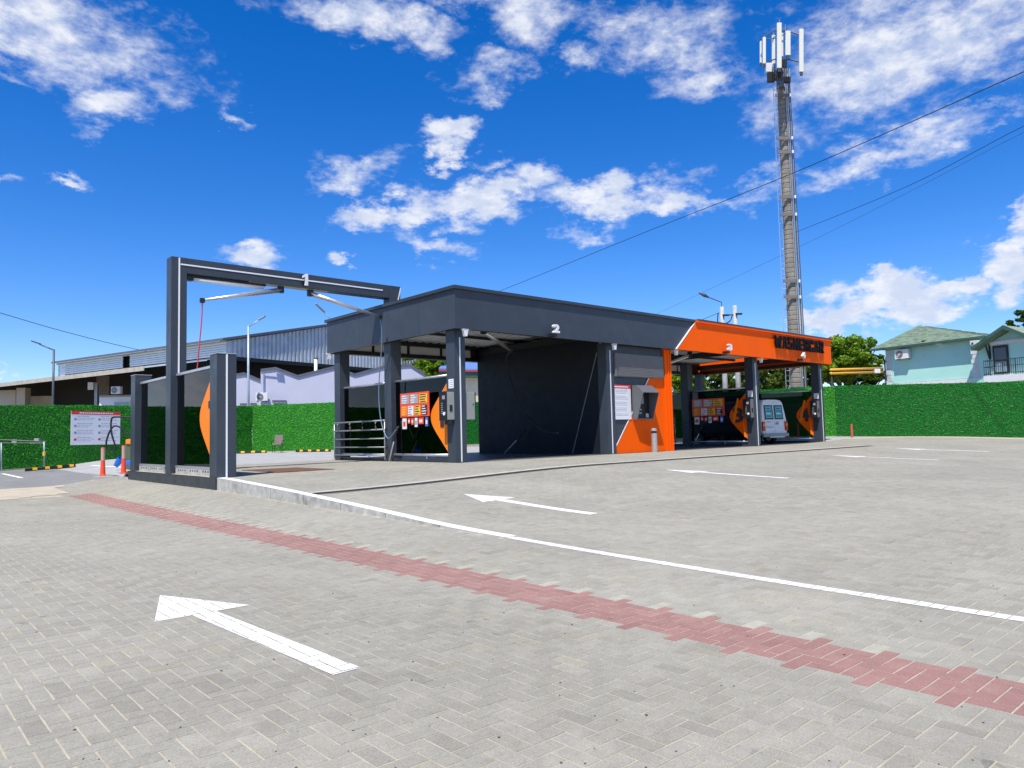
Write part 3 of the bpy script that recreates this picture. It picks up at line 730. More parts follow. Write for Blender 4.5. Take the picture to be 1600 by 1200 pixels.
# black raised lettering
LETM = mat('black_letter', (0.006, 0.006, 0.007), 0.6, var=0.1, spec=0.12)
t = thing('name_sign', 'raised black WASHERCAR lettering on the orange fascia', 'sign', (19.2, -.05, 4.2))
word = 'WASHERCAR'; wid = [.66, .50, .46, .50, .43, .48, .48, .50, .48]; gap = .085; tot = sum(wid)+gap*8; sc = 4.45/tot; x = 17.02
GL = {'W': [[(0,1),(.18,1),(.34,0),(.18,0)], [(.34,0),(.20,0),(.42,.80),(.55,.80)], [(.45,.80),(.58,.80),(.80,0),(.66,0)], [(.82,0),(.66,0),(.82,1),(1,1)]],
      'A': [[(0,0),(.26,0),(.58,1),(.36,1)], [(1,0),(.74,0),(.42,1),(.64,1)], [(.22,.18),(.78,.18),(.74,.38),(.26,.38)]],
      'S': [[(.04,1),(.96,1),(.96,.80),(.04,.80)], [(.04,.9),(.30,.9),(.30,.5),(.04,.5)], [(.04,.60),(.96,.60),(.96,.40),(.04,.40)], [(.70,.5),(.96,.5),(.96,.1),(.70,.1)], [(.04,.20),(.96,.20),(.96,0),(.04,0)]],
      'H': [[(.04,0),(.32,0),(.32,1),(.04,1)], [(.68,0),(.96,0),(.96,1),(.68,1)], [(.2,.40),(.8,.40),(.8,.61),(.2,.61)]],
      'E': [[(.06,0),(.36,0),(.36,1),(.06,1)], [(.2,.8),(.96,.8),(.96,1),(.2,1)], [(.2,.40),(.88,.40),(.88,.60),(.2,.60)], [(.2,0),(.96,0),(.96,.2),(.2,.2)]],
      'R': [[(.06,0),(.34,0),(.34,1),(.06,1)], [(.2,.8),(.82,.8),(.95,.88),(.84,1),(.2,1)], [(.68,.44),(.84,.40),(.96,.52),(.96,.9),(.68,.9)], [(.2,.36),(.86,.36),(.92,.46),(.80,.56),(.2,.56)], [(.46,.42),(.74,.42),(1,0),(.70,0)]],
      'C': [[(.04,.1),(.32,.0),(.32,1),(.04,.9)], [(.2,.79),(.96,.79),(.90,1),(.2,1)], [(.2,0),(.90,0),(.96,.21),(.2,.21)], [(.70,.62),(.97,.62),(.97,.88),(.70,.88)], [(.70,.12),(.97,.12),(.97,.38),(.70,.38)]]}
for ch, w in zip(word, wid):
    b = MB()
    for i, poly in enumerate(GL[ch]):
        b.prism([(x+u*w*sc, -.185-.0015*i, 4.16+v*.55) for u, v in poly], (0, .07+.001*i, 0))
    b.build('letter', LETM, t); x += (w+gap)*sc

# ------------------------------------------------------------------ open bay frame (bay 1)
gx = -6.335; gf = thing('open_wash_bay', 'tall dark open-bay frame with glazed side screen and white light strips', 'frame', (gx, 3.7, 0))
zb0 = -.05
c = boxpart('column', ANT, gf, (gx, 3.55, zb0, gx+C_, 3.55+C_, 5.5), bevel=.006)
boxpart('led_strip', LED, c, (gx+C_/2-.018, 3.536, 2.5, gx+C_/2+.018, 3.551, 5.48))
c = boxpart('column', ANT, gf, (.16, 3.54, ZT-.3, .545, 3.925, 5.5), bevel=.006)
b = MB(); b.prism([(.54, 3.526, 5.45), (.57, 3.526, 5.45), (.43, 3.526, 4.9), (.40, 3.526, 4.9)], (0, .013, 0)); b.build('led_strip', LED, c)
bm_ = boxpart('beam', ANT, gf, (gx+C_, 3.552, 5.1, .158, 3.925, 5.498), bevel=.006)
boxpart('led_strip', LED, bm_, (gx+C_/2+.03, 3.538, 5.30, -.10, 3.551, 5.335))
boxpart('beam_soffit', GREYBOX, bm_, (-4.3, 3.60, 5.085, -1.9, 3.88, 5.099))
for y, led in ((.35, True), (6.72, False)):
    c = boxpart('column', ANT, gf, (gx, y, zb0, gx+C_+.05, y+.43, 2.69), bevel=.006)
    if led: boxpart('led_strip', LED, c, (gx+.2, y-.012, zb0, gx+.236, y+.002, 2.68))
    boxpart('cap', ALU, c, (gx-.01, y-.01, 2.69, gx+C_+.06, y+.44, 2.705))
b = MB(); b.prism([(gx-.03, .33, -.34), (gx-.03, 7.2, -.30), (gx-.03, 7.2, -.05), (gx-.03, .33, -.05)], (.30, 0, 0)); b.build('base', ANT2, gf, bevel=.01)
for y0, y1 in ((.785, 3.545), (3.94, 6.715)):
    boxpart('glass_panel', GLASS, gf, (gx+.17, y0, .17, gx+.182, y1, 2.43))
    b = MB(); b.obox((gx+.13, y0, 2.43), (.09, 0, 0), (0, y1-y0, 0), (0, 0, .06)); b.build('top_rail', ALU, gf)
    boxpart('bottom_rail', ALU, gf, (gx+.12, y0, .11, gx+.23, y1, .168))
    n = 3
    for i in range(n):
        a = y0+.08+(y1-y0-.16)*i/n
        bl = boxpart('concrete_block', CONC, gf, (gx+.10, a+.4 if i == 0 and y0 > 3 else a, -.05, gx+.26, a+(y1-y0-.16)/n-.03, .105))
        for q in range(4):
            yq = (a+.4 if i == 0 and y0 > 3 else a)+.10+q*.16
            if yq < a+(y1-y0-.16)/n-.12: boxpart('drain_notch', RAIN, bl, (gx+.097, yq, .045, gx+.101, yq+.055, .085))
f = fin(gx+.0, gf, None)
b = MB()
nb = boxpart('fin_mark', SIGNK, f, (gx+.01, .80, 1.50, gx+.0185, .90, 1.66))
t = thing('bay_number', 'raised white number 1 on the beam of the open bay frame', 'number sign', (-2.75, 3.5, 5.15), 'raised white bay numbers')
b = MB(); b.prism([(-2.84+u, 3.34, 5.13+w_) for u, w_ in ((.07, 0), (.15, 0), (.15, .33), (.09, .33), (0, .27), (0, .21), (.07, .245))], (0, .07, 0)); b.build('numeral', WHITE, t)
boxpart('bracket', BLACK, t, (-2.78, 3.41, 5.2, -2.70, 3.55, 5.28))
t = thing('tube_lamp', 'long tube lamp hanging below the beam of the open bay frame', 'lamp', (-4.9, 3.7, 5.0))
b = MB(); b.tube([(-5.75, 3.72, 5.0), (-3.85, 3.72, 5.0)], .06, 10); b.build('diffuser', LED, t, smooth=True)
boxpart('housing', BLACK, t, (-5.9, 3.65, 5.03, -3.8, 3.79, 5.09))
boxpart('end_cap', BLACK, t, (-5.95, 3.63, 4.95, -5.76, 3.81, 5.03))

def cat(p, q, sag, n=14):
    p, q = np.asarray(p, float), np.asarray(q, float)
    return [p+(q-p)*s-V(0, 0, 4*sag*s*(1-s)) for s in np.linspace(0, 1, n)]
def boom(p, q, lb, hose_end=None, hosem=BLUEHOSE, mid=None, hname='hose'):
    t = thing('boom_arm', lb, 'boom arm', p, 'swinging boom arms')
    p = np.asarray(p, float); q = np.asarray(q, float)
    b = MB(); b.tube([p, p+(q-p)*.5, q], [.075, .06, .03], 8); b.build('arm', ALU, t, smooth=True)
    boxpart('pivot', BLACK, t, (p[0]-.07, p[1]-.07, p[2]-.08, p[0]+.07, p[1]+.07, p[2]+.15))
    boxpart('end_joint', BLACK, t, (q[0]-.05, q[1]-.05, q[2]-.07, q[0]+.05, q[1]+.05, q[2]+.05))
    if hose_end is not None:
        pts = [q-V(0, 0, .05)]
        for m_ in (mid or []): pts.append(np.asarray(m_, float))
        pts.append(np.asarray(hose_end, float))
        # smooth path
        P = []
        for i in range(len(pts)-1):
            for s in np.linspace(0, 1, 8, endpoint=False):
                a = [pts[max(0, min(len(pts)-1, i+k))] for k in (-1, 0, 1, 2)]
                P.append(.5*((2*a[1])+(-a[0]+a[2])*s+(2*a[0]-5*a[1]+4*a[2]-a[3])*s*s+(-a[0]+3*a[1]-3*a[2]+a[3])*s**3))
        P.append(pts[-1]); b = MB(); b.tube(P, .016, 6); b.build(hname, hosem, t, smooth=True)
    return t
boom((-3.35, 3.7, 4.98), at(316, 469, 19.1), 'boom arm swung left under the open frame with a red hose', hose_end=at(303, 640, 19.0), hosem=REDHOSE, mid=[at(315, 500, 19.1), at(310, 555, 19.05)])
boom((-2.45, 3.7, 4.98), at(594, 495, 22.5), 'boom arm swung right under the open frame with a blue hose', hose_end=(-.12, 2.88, .95), mid=[at(597, 530, 22.6), (-.15, 3.75, 2.3), (-.15, 3.66, 1.3), (-.14, 3.3, .72)])
boom((2.0, 1.2, 3.9), (4.15, 2.4, 3.55), 'dark boom arm beneath the roof of the second bay', hose_end=at(872, 677, 23.5), hosem=BLACK, mid=[(5.3, 3.9, 3.4), (6.3, 4.6, 2.2), (6.3, 4.1, 1.5), (6.25, 3.2, .9)])
boom((13.3, 1.6, 3.8), (12.2, 3.4, 3.1), 'boom arm hanging slanted beneath the roof of bay three', hose_end=(15.6, 3.0, 1.1), hosem=BLACK, mid=[(12.6, 3.6, 2.6), (14.6, 3.7, 1.2)])
# spray lances
def lance(p, q, lb):
    t = thing('spray_lance', lb, 'spray lance', p, 'spray lances')
    p = np.asarray(p, float); q = np.asarray(q, float); d = q-p
    b = MB(); b.tube([p, p+d*.62], .022, 8); b.build('lance_tube', ALU, t, smooth=True)
    b = MB(); b.tube([p+d*.62, q], .03, 8); b.build('grip', BLACK, t, smooth=True)
    b = MB(); b.tube([q, q+V(.12, .1, .06)], .035, 8); b.build('gun_head', BLACK, t, smooth=True)
lance((-.02, 3.42, .02), (-.12, 2.80, 1.0), 'spray lance leaning before the orange-red poster board of the first bay')
lance((6.3, 5.3, .02), (6.3, 4.15, .82), 'spray lance propped against the dark wall of bay two')
lance((15.7, 3.25, .02), (15.72, 2.75, .95), 'spray lance leaning under the poster board of bay three')

# mat racks on the side screens
RACKM = mat('rack_steel', (0.30, 0.30, 0.30), 0.45, metal=0.4, var=0.1)
def rack(x, y0, y1, lb):
    t = thing('mat_rack', lb, 'mat rack', (x, y0, 0), 'floor mat racks')
    for z, r in ((1.27, .026), (.99, .024), (.71, .02), (.44, .02), (.18, .02)):
        b = MB(); b.tube([(x, y0, z), (x, y1, z)], r, 8); b.build('rail', RACKM, t, smooth=True)
    n = 4
    for i in range(n):
        y = y0+(y1-y0)*(i+.6)/n
        b = MB(); b.tube([(x-.0, y, 1.27), (x-.06, y-.03, 1.2), (x-.07, y-.04, 1.1), (x-.02, y-.02, .99)], .018, 6); b.build('clip', RACKM, t, smooth=True)
    for y in (y0+.02, y1-.02):
        b = MB(); b.tube([(x, y, 1.27), (x, y, .05)], .018, 6); b.build('post', STEEL, t, smooth=True)
rack(.03, 3.72, 6.98, 'tubular mat rack between the left side columns of the building')
rack(15.72, 4.2, 6.6, 'tubular mat rack seen just right of the orange pillar')

# coin boxes on the columns
def coin_box(x, lb, facing=-1, yb=.62):
    x0, x1 = (x-.26, x) if facing < 0 else (x, x+.34)
    t = thing('control_box', lb, 'control box', (x, .5, 1.2), 'wash control boxes on the columns')
    boxpart('cabinet', GREYBOX if x < 5 else VENT, t, (x0, .31, 1.19, x1, yb, 1.96), bevel=.012)
    if facing < 0:
        fp = boxpart('front_panel', BLACK, t, (x0-.03, .30, 1.17, x0-.002, yb+.02, 1.98), bevel=.01)
        for i in range(6):
            z = 1.36+i*.055; boxpart('button', STEEL if i % 2 else ALU, fp, (x0-.042, .46, z, x0-.031, .53, z+.025))
        b = MB(); b.tube([(x0-.045, .40, 1.36), (x0-.031, .40, 1.36)], .05, 14); b.build('coin_slot', WHITE, fp)
        boxpart('screen', SIGNG, fp, (x0-.038, .36, 1.76, x0-.031, yb-.14, 1.86))
        boxpart('side_socket', BLACK, t, (x0+.09, .298, 1.42, x0+.18, .309, 1.60))
        boxpart('lower_box', ANT2, t, (x0+.10, .36, 1.06, x1, yb-.04, 1.188))
    else:
        boxpart('lock', BLACK, t, (x1-.08, .302, 1.60, x1-.05, .309, 1.64)); boxpart('door_edge', BLACK, t, (x1, .31, 1.19, x1+.03, .74, 1.96))
coin_box(.162, 'control box on the front left corner column, facing the open bay')
coin_box(.552, 'plain grey back box on the bay-two side of the corner column', 1)
coin_box(15.868, 'control box on the middle right column just left of the white van', yb=.62)
coin_box(21.748, 'control box on the last column, next to the hedge fence', yb=.62)
def notice(x, lb, w=.2):
    t = thing('paper_notice', lb, 'notice', (x, .45, 2.2), 'white notices above the control boxes')
    boxpart('sheet', SIGNW, t, (x-.008, .33, 2.07, x-.001, .56, 2.33))
    for q in range(4): boxpart('print', SIGNG, t, (x-.0095, .36, 2.11+q*.055, x-.0082, .53-.03*(q % 2), 2.125+q*.055))
notice(.164, 'white paper notice on the front left corner column'); notice(15.87, 'white paper notice on the column just left of the white van'); notice(21.75, 'white paper notice on the last column, next to the hedge fence')

# poster boards
def poster_board(x, y0, y1, z0, z1, lb):
    t = thing('poster_board', lb, 'poster board', (x, y0, z0), 'orange-red poster boards')
    boxpart('board', POSTR, t, (x-.03, y0, z0, x, y1, z1), bevel=.005)
    L = y1-y0; H = z1-z0
    top = [POSTG, POSTG, POSTY]; bot = [POSTO, SIGNW, POSTY, SIGNK]
    def post(a, c, zz0, zz1, m, ink):
        p = boxpart('poster', m, t, (x-.036, y1-c*L, z0+zz0*H, x-.0305, y1-a*L, z0+zz1*H))
        b = MB(); n = 4
        for i in range(n):
            za = z0+H*(zz0+(zz1-zz0)*(i+.35)/n); zc = za+H*(zz1-zz0)*.10
            w = (c-a)*L*random.uniform(.45, .8); y = y1-a*L-.05*(c-a)*L-random.uniform(0, .1)*(c-a)*L
            b.box(x-.039, y-w, za, x-.0365, y, zc)
        tag(b.build('print', ink, p), kind='stuff')
        return p
    inks = {POSTG: SIGNW, POSTY: SIGNK, POSTO: POSTY, SIGNW: SIGNG, SIGNK: SIGNW}
    for i, m in enumerate(top): post(.05+i*.315, .05+i*.315+.27, .55, .93, m, inks[m])
    for i, m in enumerate(bot): post(.05+i*.235, .05+i*.235+.19, .06, .46, m, inks[m])
    z = z0-.03
    for a, w, h, m in ((.06, .15, .32, SIGNW), (.26, .08, .16, POSTR), (.38, .08, .20, POSTR), (.50, .09, .27, SIGNW), (.63, .17, .19, POSTR), (.86, .09, .26, POSTB)):
        p = boxpart('card', m, t, (x-.02, y1-(a+w)*L, z-h, x-.008, y1-a*L, z))
        boxpart('print', POSTR if m is SIGNW and a < .1 else SIGNG if m is SIGNW else SIGNW, p, (x-.0225, y1-(a+w*.8)*L, z-h*.75, x-.0205, y1-(a+w*.2)*L, z-h*.3))
poster_board(.13, 1.45, 2.95, 1.33, 2.05, 'orange-red poster board on the glass screen beside the fin of the first bay')
poster_board(15.84, 1.68, 3.32, 1.33, 2.10, 'orange-red poster board in the shade beside the fin numbered 3')

def info_board(name, lb, o, ax, az, w, h, nrm, cat_='sign', cols=1):
    """white rules board with a red heading; the small print is too fine to read in the photo"""
    o, ax, az, nrm = [np.asarray(t_, float) for t_ in (o, ax, az, nrm)]
    t = thing(name, lb, cat_, o)
    def bar(nm, m, u0, u1, v0, v1, d0, d1, par=t):
        b = MB(); b.obox(o+ax*u0*w+az*v0*h+nrm*d0, ax*(u1-u0)*w, az*(v1-v0)*h, nrm*(d1-d0)); return b.build(nm, m, par)
    bd = bar('board', SIGNW, 0, 1, 0, 1, 0, .02); hd = bar('heading', SIGNR, 0, 1, .90, 1, .0201, .024)
    b = MB(); x = .16
    while x < .84:
        ww = random.uniform(.02, .07); b.obox(o+ax*x*w+az*.93*h+nrm*.0242, ax*ww*w, az*.035*h, nrm*.001); x += ww+.012
    tag(b.build('heading_print', SIGNW, hd), kind='stuff')
    b = MB(); br = MB()
    for cidx in range(cols):
        u0 = .06+cidx*.48; uw = .40 if cols == 2 else .86
        for i in range(15 if cols == 2 else 18):
            v = .84-i*.052 if cols == 2 else .84-i*.043
            if v < .05: break
            if i % 4 == 3: continue
            x = u0+(.16 if i % 4 else .13)*uw
            while x < u0+uw*random.uniform(.7, .98):
                ww = random.uniform(.03, .10); b.obox(o+ax*x*w+az*v*h+nrm*.0202, ax*ww*w, az*.013*h, nrm*.001); x += ww+.012
        for i in range(4):
            v = .76-i*.2; m_ = b if i != 3 else br
            P = [o+ax*(u0+.06*uw)*w+az*v*h+nrm*.0202+ax*.03*w*math.cos(k*math.pi/4)+az*.04*h*math.sin(k*math.pi/4) for k in range(8)]
            m_.prism(P, nrm*.001)
    tag(b.build('print', SIGNG, bd), kind='stuff'); tag(br.build('red_print', SIGNR, bd), kind='stuff')
    return t
info_board('info_board', 'white rules board with red heading beside the payment hood', (6.79, .345-.03, 1.16), (1, 0, 0), (0, 0, 1), 1.02, 1.18, (0, -1, 0))

# payment terminal under its sloping hood
t = thing('payment_terminal', 'payment terminal under a sloping grey hood on the orange front', 'terminal', (8.33, .3, 1.15))
xa, xb = 7.88, 8.76; yw = .30; b = MB()
th = .025
side = lambda x: [(x, yw, 1.15), (x, yw, 2.34), (x, yw-.20, 2.34), (x, yw-.50, 2.08), (x, yw-.20, 1.15)]
b.prism(side(xa), (th, 0, 0)); b.prism(side(xb-th), (th, 0, 0))
b.prism([(xa+th, yw, 2.34), (xa+th, yw-.20, 2.34), (xa+th, yw-.50, 2.08), (xa+th, yw-.50+.03, 2.06), (xa+th, yw-.20, 2.30), (xa+th, yw, 2.30)], (xb-xa-2*th, 0, 0))
b.box(xa+th, yw-.20, 1.15, xb-th, yw, 1.19); b.build('hood', HOOD, t)
fp = boxpart('face_panel', BLACK, t, (xa+th, yw-.06, 1.19, xb-th, yw-.003, 2.29))
boxpart('screen', SIGNG, fp, (xa+.2, yw-.07, 1.7, xa+.55, yw-.061, 1.95)); boxpart('card_reader', STEEL, fp, (xa+.6, yw-.12, 1.22, xa+.75, yw-.061, 1.36))
for i in range(6): boxpart('button', ALU, fp, (xa+.15+.1*(i % 3), yw-.068, 1.35+.12*(i//3), xa+.2+.1*(i % 3), yw-.061, 1.40+.12*(i//3)))
t = thing('steel_post', 'short brushed steel post below the payment hood', 'post', (8.62, -.02, 0))
b = MB(); b.tube([(8.62, -.02, 0), (8.62, -.02, .66)], .105, 18); b.build('post', STEEL, t, smooth=False)
b = MB(); b.tube([(8.62, -.02, .66), (8.62, -.02, .74)], .09, 18); b.build('dark_band', BLACK, t)
b = MB(); b.tube([(8.62, -.02, .74), (8.62, -.02, .80), (8.62, -.02, .84)], [.105, .10, .05], 18); b.build('cap', STEEL, t)

# ------------------------------------------------------------------ green hedge fences
def leaf_panel(name, w, h, n, seed):
    """artificial hedge panel: backing with hundreds of small leaves standing off it; local x along, z up, faces -y"""
    rg = np.random.default_rng(seed)
    b = MB(); b.mi = 0; b.box(.001, 0, .002, w-.001, .03, h-.002); b.mi = 1
    x = rg.uniform(0, w, n); z = rg.uniform(.0, h+.012, n); y = -np.abs(rg.normal(.012, .011, n))
    for i in range(n):
        s = rg.uniform(.020, .044); a = rg.uniform(0, 6.28); t = rg.uniform(-1.0, 1.0); u = rg.uniform(-.9, .9)
        d1 = np.array([math.cos(a), math.sin(t)*.7, math.sin(a)]); d2 = np.array([-math.sin(a), math.sin(u)*.7, math.cos(a)])
        c = np.array([x[i], y[i], z[i]])
        b.add([c-d1*s, c-d2*s*.45, c+d1*s, c+d2*s*.45], [(0, 1, 2, 3)])
    return b
PANELS = {}
def fence(name, lb, pts, zs, H, bright=False, pw=2.0, n=430):
    t = thing(name, lb, 'fence', (*pts[0], zs[0]), 'green artificial hedge fence')
    p0, p1 = np.array(pts[0]), np.array(pts[1]); L = np.linalg.norm(p1-p0); k = max(1, round(L/pw)); w = L/k
    ang = math.atan2(p1[1]-p0[1], p1[0]-p0[0]); hh = H/2
    key = (round(w, 3), bright, n, round(hh, 3))
    if key not in PANELS:
        PANELS[key] = [leaf_panel('hedge_panel', w, hh, n, 11*i+3).mesh('hedge_panel', [HEDGEBACKB if bright else HEDGEBACK, HEDGEB if bright else HEDGE]) for i in range(3)]
    off = wloc(t)
    for i in range(k):
        s = i/k; q = p0+(p1-p0)*s; z = zs[0]+(zs[1]-zs[0])*s
        for row in (0, 1):
            o = bpy.data.objects.new('hedge_panel', PANELS[key][(i*2+row*5+i//3) % 3]); COL.objects.link(o); o.parent = t
            o.location = Vector((q[0], q[1], z+.06+row*(hh+.022)))-off
            o.rotation_euler = (RNG.normal(0, .006), -math.atan2(zs[1]-zs[0], L), ang)
    a3 = np.array([*p0, zs[0]]); d3 = np.array([*(p1-p0), zs[1]-zs[0]]); nr = np.array([-(p1-p0)[1], (p1-p0)[0], 0])/L
    b = MB(); b.obox(a3+nr*.035-V(0, 0, .6), d3, nr*.16, V(0, 0, .62+H)); b.build('wall', CONC_EDGE, t)
    b = MB(); b.obox(a3-nr*.12-V(0, 0, .5), d3, nr*.15, V(0, 0, .55)); b.build('footing', CONC_EDGE, t)
    return t
FENCES = [
 ('green hedge fence behind the parking lot, carrying the rules board', (-20, 13.9), (4.1, 23.95), (-.5, .06), 2.5, True),
 ('short bright green hedge fence standing behind the brown chair', (4.1, 23.95), (7.4, 19.6), (.06, .08), 2.52, True),
 ('green hedge fence seen through the glass of the wash bays', (7.4, 19.6), (25.2, 17.4), (.08, .2), 2.5, False),
 ('green hedge fence beside the van bay, running to the rear', (25.2, 17.4), (26.4, 3.3), (.2, .18), 2.65, False),
 ('narrow pale green hedge section right of the last dark column', (26.4, 3.3), (27.12, 2.04), (.18, .16), 2.65, True),
 ('long green hedge fence along the right side below the turquoise house', (27.12, 2.04), (33.2, -16.5), (.16, -.4), 2.68, False)]
for lb, a, c, z, H, br in FENCES: fence('hedge_fence', lb, (a, c), z, H, br, n=2200)

def lot(px, py, D): return at(px, py, D)
# rules board on the fence
fo = np.array([-20, 13.9]); fd = np.array([24.1, 10.05]); fd = fd/np.linalg.norm(fd); fn = V(fd[1], -fd[0], 0)
o_ = V(fo[0], fo[1], 0)+fn*.07
bl, br_, tl = on_plane(110, 695.5, o_, fn), on_plane(187, 694, o_, fn), on_plane(112, 642, o_, fn)
info_board('rules_board', 'large white rules board with red heading hung on the hedge fence', bl, (br_-bl)/np.linalg.norm(br_-bl), (0, 0, 1), np.linalg.norm(br_-bl), tl[2]-bl[2], fn, cols=2)

# wheel stops
def wheel_stop(p, q, lb):
    t = thing('wheel_stop', lb, 'wheel stop', (p+q)/2, 'black and yellow wheel stops')
    d = q-p; L = np.linalg.norm(d); d = d/L; n = V(d[1], -d[0], 0)*.075
    for v in (p, q): pass
    z = V(0, 0, 1)
    sec = lambda c: [c-n-z*.02, c+n-z*.02, c+n*.6+z*.11, c-n*.6+z*.11]
    b = MB(); b.prism(sec(p), d*L); b.build('rubber_bar', RUBBER, t)
    for i in range(4):
        c = p+d*L*(.12+.25*i); b = MB(); b.prism([s_+(s_-c)*.04+z*(.05 if k < 2 else .005) for k, s_ in enumerate(sec(c))], d*L*.09); b.build('reflector', YELLOW, t)
def gp(px, py, D):
    p = at(px, py, D); p[2] = gz1(p[0], p[1]); return p
wheel_stop(gp(40, 734, 28.0), gp(117, 729.5, 29.6), 'wheel stop beneath the rules board at the far left')
wheel_stop(gp(352, 712.5, 38.2), gp(417, 710, 38.8), 'wheel stop left of the brown chair')
wheel_stop(gp(463, 709, 39.0), gp(516, 706, 38.4), 'wheel stop right of the brown chair')
# bay lines on the lot
def lot_line(a, c, w, lb):
    b = MB(); a, c = np.asarray(a), np.asarray(c); d = c-a; d[2] = 0; n = V(d[1], -d[0], 0)/np.linalg.norm(d)*w/2
    Q = []
    for s in np.linspace(0, 1, 9):
        m_ = a+(c-a)*s; Q.append([m_-n, m_+n])
    for (p, q), (r, s_) in zip(Q[:-1], Q[1:]):
        b.quad(*[(v[0], v[1], gz1(v[0], v[1])+.004) for v in (p, q, s_, r)])
    tag(b.build('parking_line', PAINT), lb, 'painted line', 'white parking lines')
lot_line(gp(4, 737.5, 27.0), gp(34, 743, 24.5), .13, 'white parking line at the far left edge of the lot')
lot_line(gp(143, 728.5, 29.5), gp(196, 732, 26.5), .12, 'white parking line behind the two tall bollards')
lot_line(gp(445, 716.5, 31.5), gp(520, 718, 30.5), .12, 'white parking line left of the rear left column')

# bollards
def bollard(px, py, D, h, lb, two=True):
    p = at(px, py, D); z = gz1(p[0], p[1])
    p[2] = max(z, p[2]) if two else z
    t = thing('bollard', lb, 'bollard', p, 'orange-red posts in the yard')
    k = h*.55 if two else h
    b = MB(); b.tube([p, p+V(0, 0, .03), p+V(0, 0, .05), p+V(0, 0, k)], [.10, .10, .075, .055] if two else [.06, .06, .055, .055], 14); b.build('post', BOLL if two else BOLLRED, t, smooth=False)
    if two:
        b = MB(); b.tube([p+V(0, 0, k), p+V(0, 0, h-.02)], .056, 14); b.build('sleeve', BOLLPALE, t)
        b = MB(); b.tube([p+V(0, 0, h-.02), p+V(0, 0, h)], [.06, .05], 14); b.build('cap', BOLL, t)
    return p
p1 = bollard(160.5, 743.5, 22.4, .86, 'orange-red flexible bollard left of the open-bay frame, standing apart')
p2 = bollard(193, 740, 22.6, .86, 'orange-red flexible bollard next to the left edge of the frame')
bollard(1331.5, 684, 38.0, .68, 'short plain red post before the right hedge fence', False)
bollard(1247.5, 682, 40, .8, 'thin red post seen through the glass left of fin 4', False)
b = MB(); q = [(p1[0]-.35, p1[1]-.35), (p1[0]+.35, p1[1]-.6), (-6.36, 7.25), (-6.36, 12.2), (p2[0]-.2, p2[1]+.9)]
b.prism([(x, y, -.55) for x, y in q], (0, 0, .55+p1[2])); tag(b.build('kerb_island', CONC), kind='structure')

# vacuum station behind the screen
vp_ = at(203, 731, 25.5); vz = gz1(vp_[0], vp_[1]); t = thing('vacuum_station', 'dark vacuum post with looped black hoses beside the rules board', 'vacuum', (vp_[0], vp_[1], vz))
S = 25.5/F_PX
def vv(px, py, dd=0): return at(px, py, 25.5+dd)
r_ = RT*1.0
b = MB(); b.obox(vv(196, 731)-V(0, 0, .05), RT*.50, FW*.4, UP*.95); b.build('cabinet', VACG, t, bevel=.02)
b = MB(); b.obox(vv(196, 694, -.05), RT*.34, FW*.3, UP*.16); b.build('orange_motor', POSTO, t, bevel=.02)
b = MB(); b.obox(vv(228, 718), RT*.26, FW*.3, UP*1.0); b.build('drum', GREYBOX, t, bevel=.03)
b = MB(); b.tube([vv(234, 674), vv(234, 668), vv(234, 660)], [.16, .15, .05], 14); b.build('drum_lid', WHITE, t, smooth=True)
def spl(pts, n=8):
    P = []
    for i in range(len(pts)-1):
        for s in np.linspace(0, 1, n, endpoint=False):
            a = [pts[max(0, min(len(pts)-1, i+k))] for k in (-1, 0, 1, 2)]
            P.append(.5*((2*a[1])+(-a[0]+a[2])*s+(2*a[0]-5*a[1]+4*a[2]-a[3])*s*s+(-a[0]+3*a[1]-3*a[2]+a[3])*s**3))
    P.append(pts[-1]); return P
b = MB(); b.tube(spl([vv(206, 652), vv(185, 651.5), vv(176, 652.5), vv(173.5, 660), vv(174, 675), vv(178, 690), vv(181, 700), vv(179, 706), vv(174, 707), vv(168, 701), vv(166, 692), vv(169, 680), vv(174, 670), vv(180, 665.5), vv(188, 668), vv(196, 676), vv(204, 684)]), .03, 8); b.build('hose', RUBBER, t, smooth=True)
t = thing('bucket', 'bright blue plastic bucket lying by the vacuum post', 'bucket', vv(184, 727, -1))
b = MB(); b.tube([vv(181, 728, -1), vv(189, 716, -1)], [.08, .125], 14, cap=False); b.tube([vv(181, 728, -1), vv(181.3, 727.6, -1)], [.08, .08], 14); b.build('bucket_body', BLUE, t)
b = MB(); b.obox(vv(194, 727, -1), RT*.24, FW*.2, UP*.14); b.build('blue_lid', BLUE, t, bevel=.02)

# mat hanger frame at far left
t = thing('mat_hanger', 'low grey pipe frame with clamps standing before the hedge at far left', 'mat hanger', gp(20, 736, 27.0))
D = 27.0
P = lambda x, y: at(x, y, D)
b = MB(); b.tube([P(-25, 686), P(72, 690)], .02, 6); b.tube([P(-25, 692), P(66, 692)], .014, 6); b.build('top_rail', VENT, t, smooth=True)
for x in (2, 69):
    b = MB(); b.tube([P(x, 692 if x < 50 else 690), P(x, 736 if x < 50 else 730)], .025, 6); b.build('post', LAMPG, t, smooth=True)
for x, y in ((21, 690), (56, 688)):
    b = MB(); b.obox(P(x-3, y+2), RT*.16, FW*.05, UP*.12); b.build('clamp', ALU, t)
b = MB(); b.obox(P(46, 693), RT*.5, FW*.04, UP*.04); b.build('clamp_bar', ALU, t)
b = MB(); b.tube([P(69, 706), P(69, 712)], .05, 8); b.build('knob', POSTY, t)

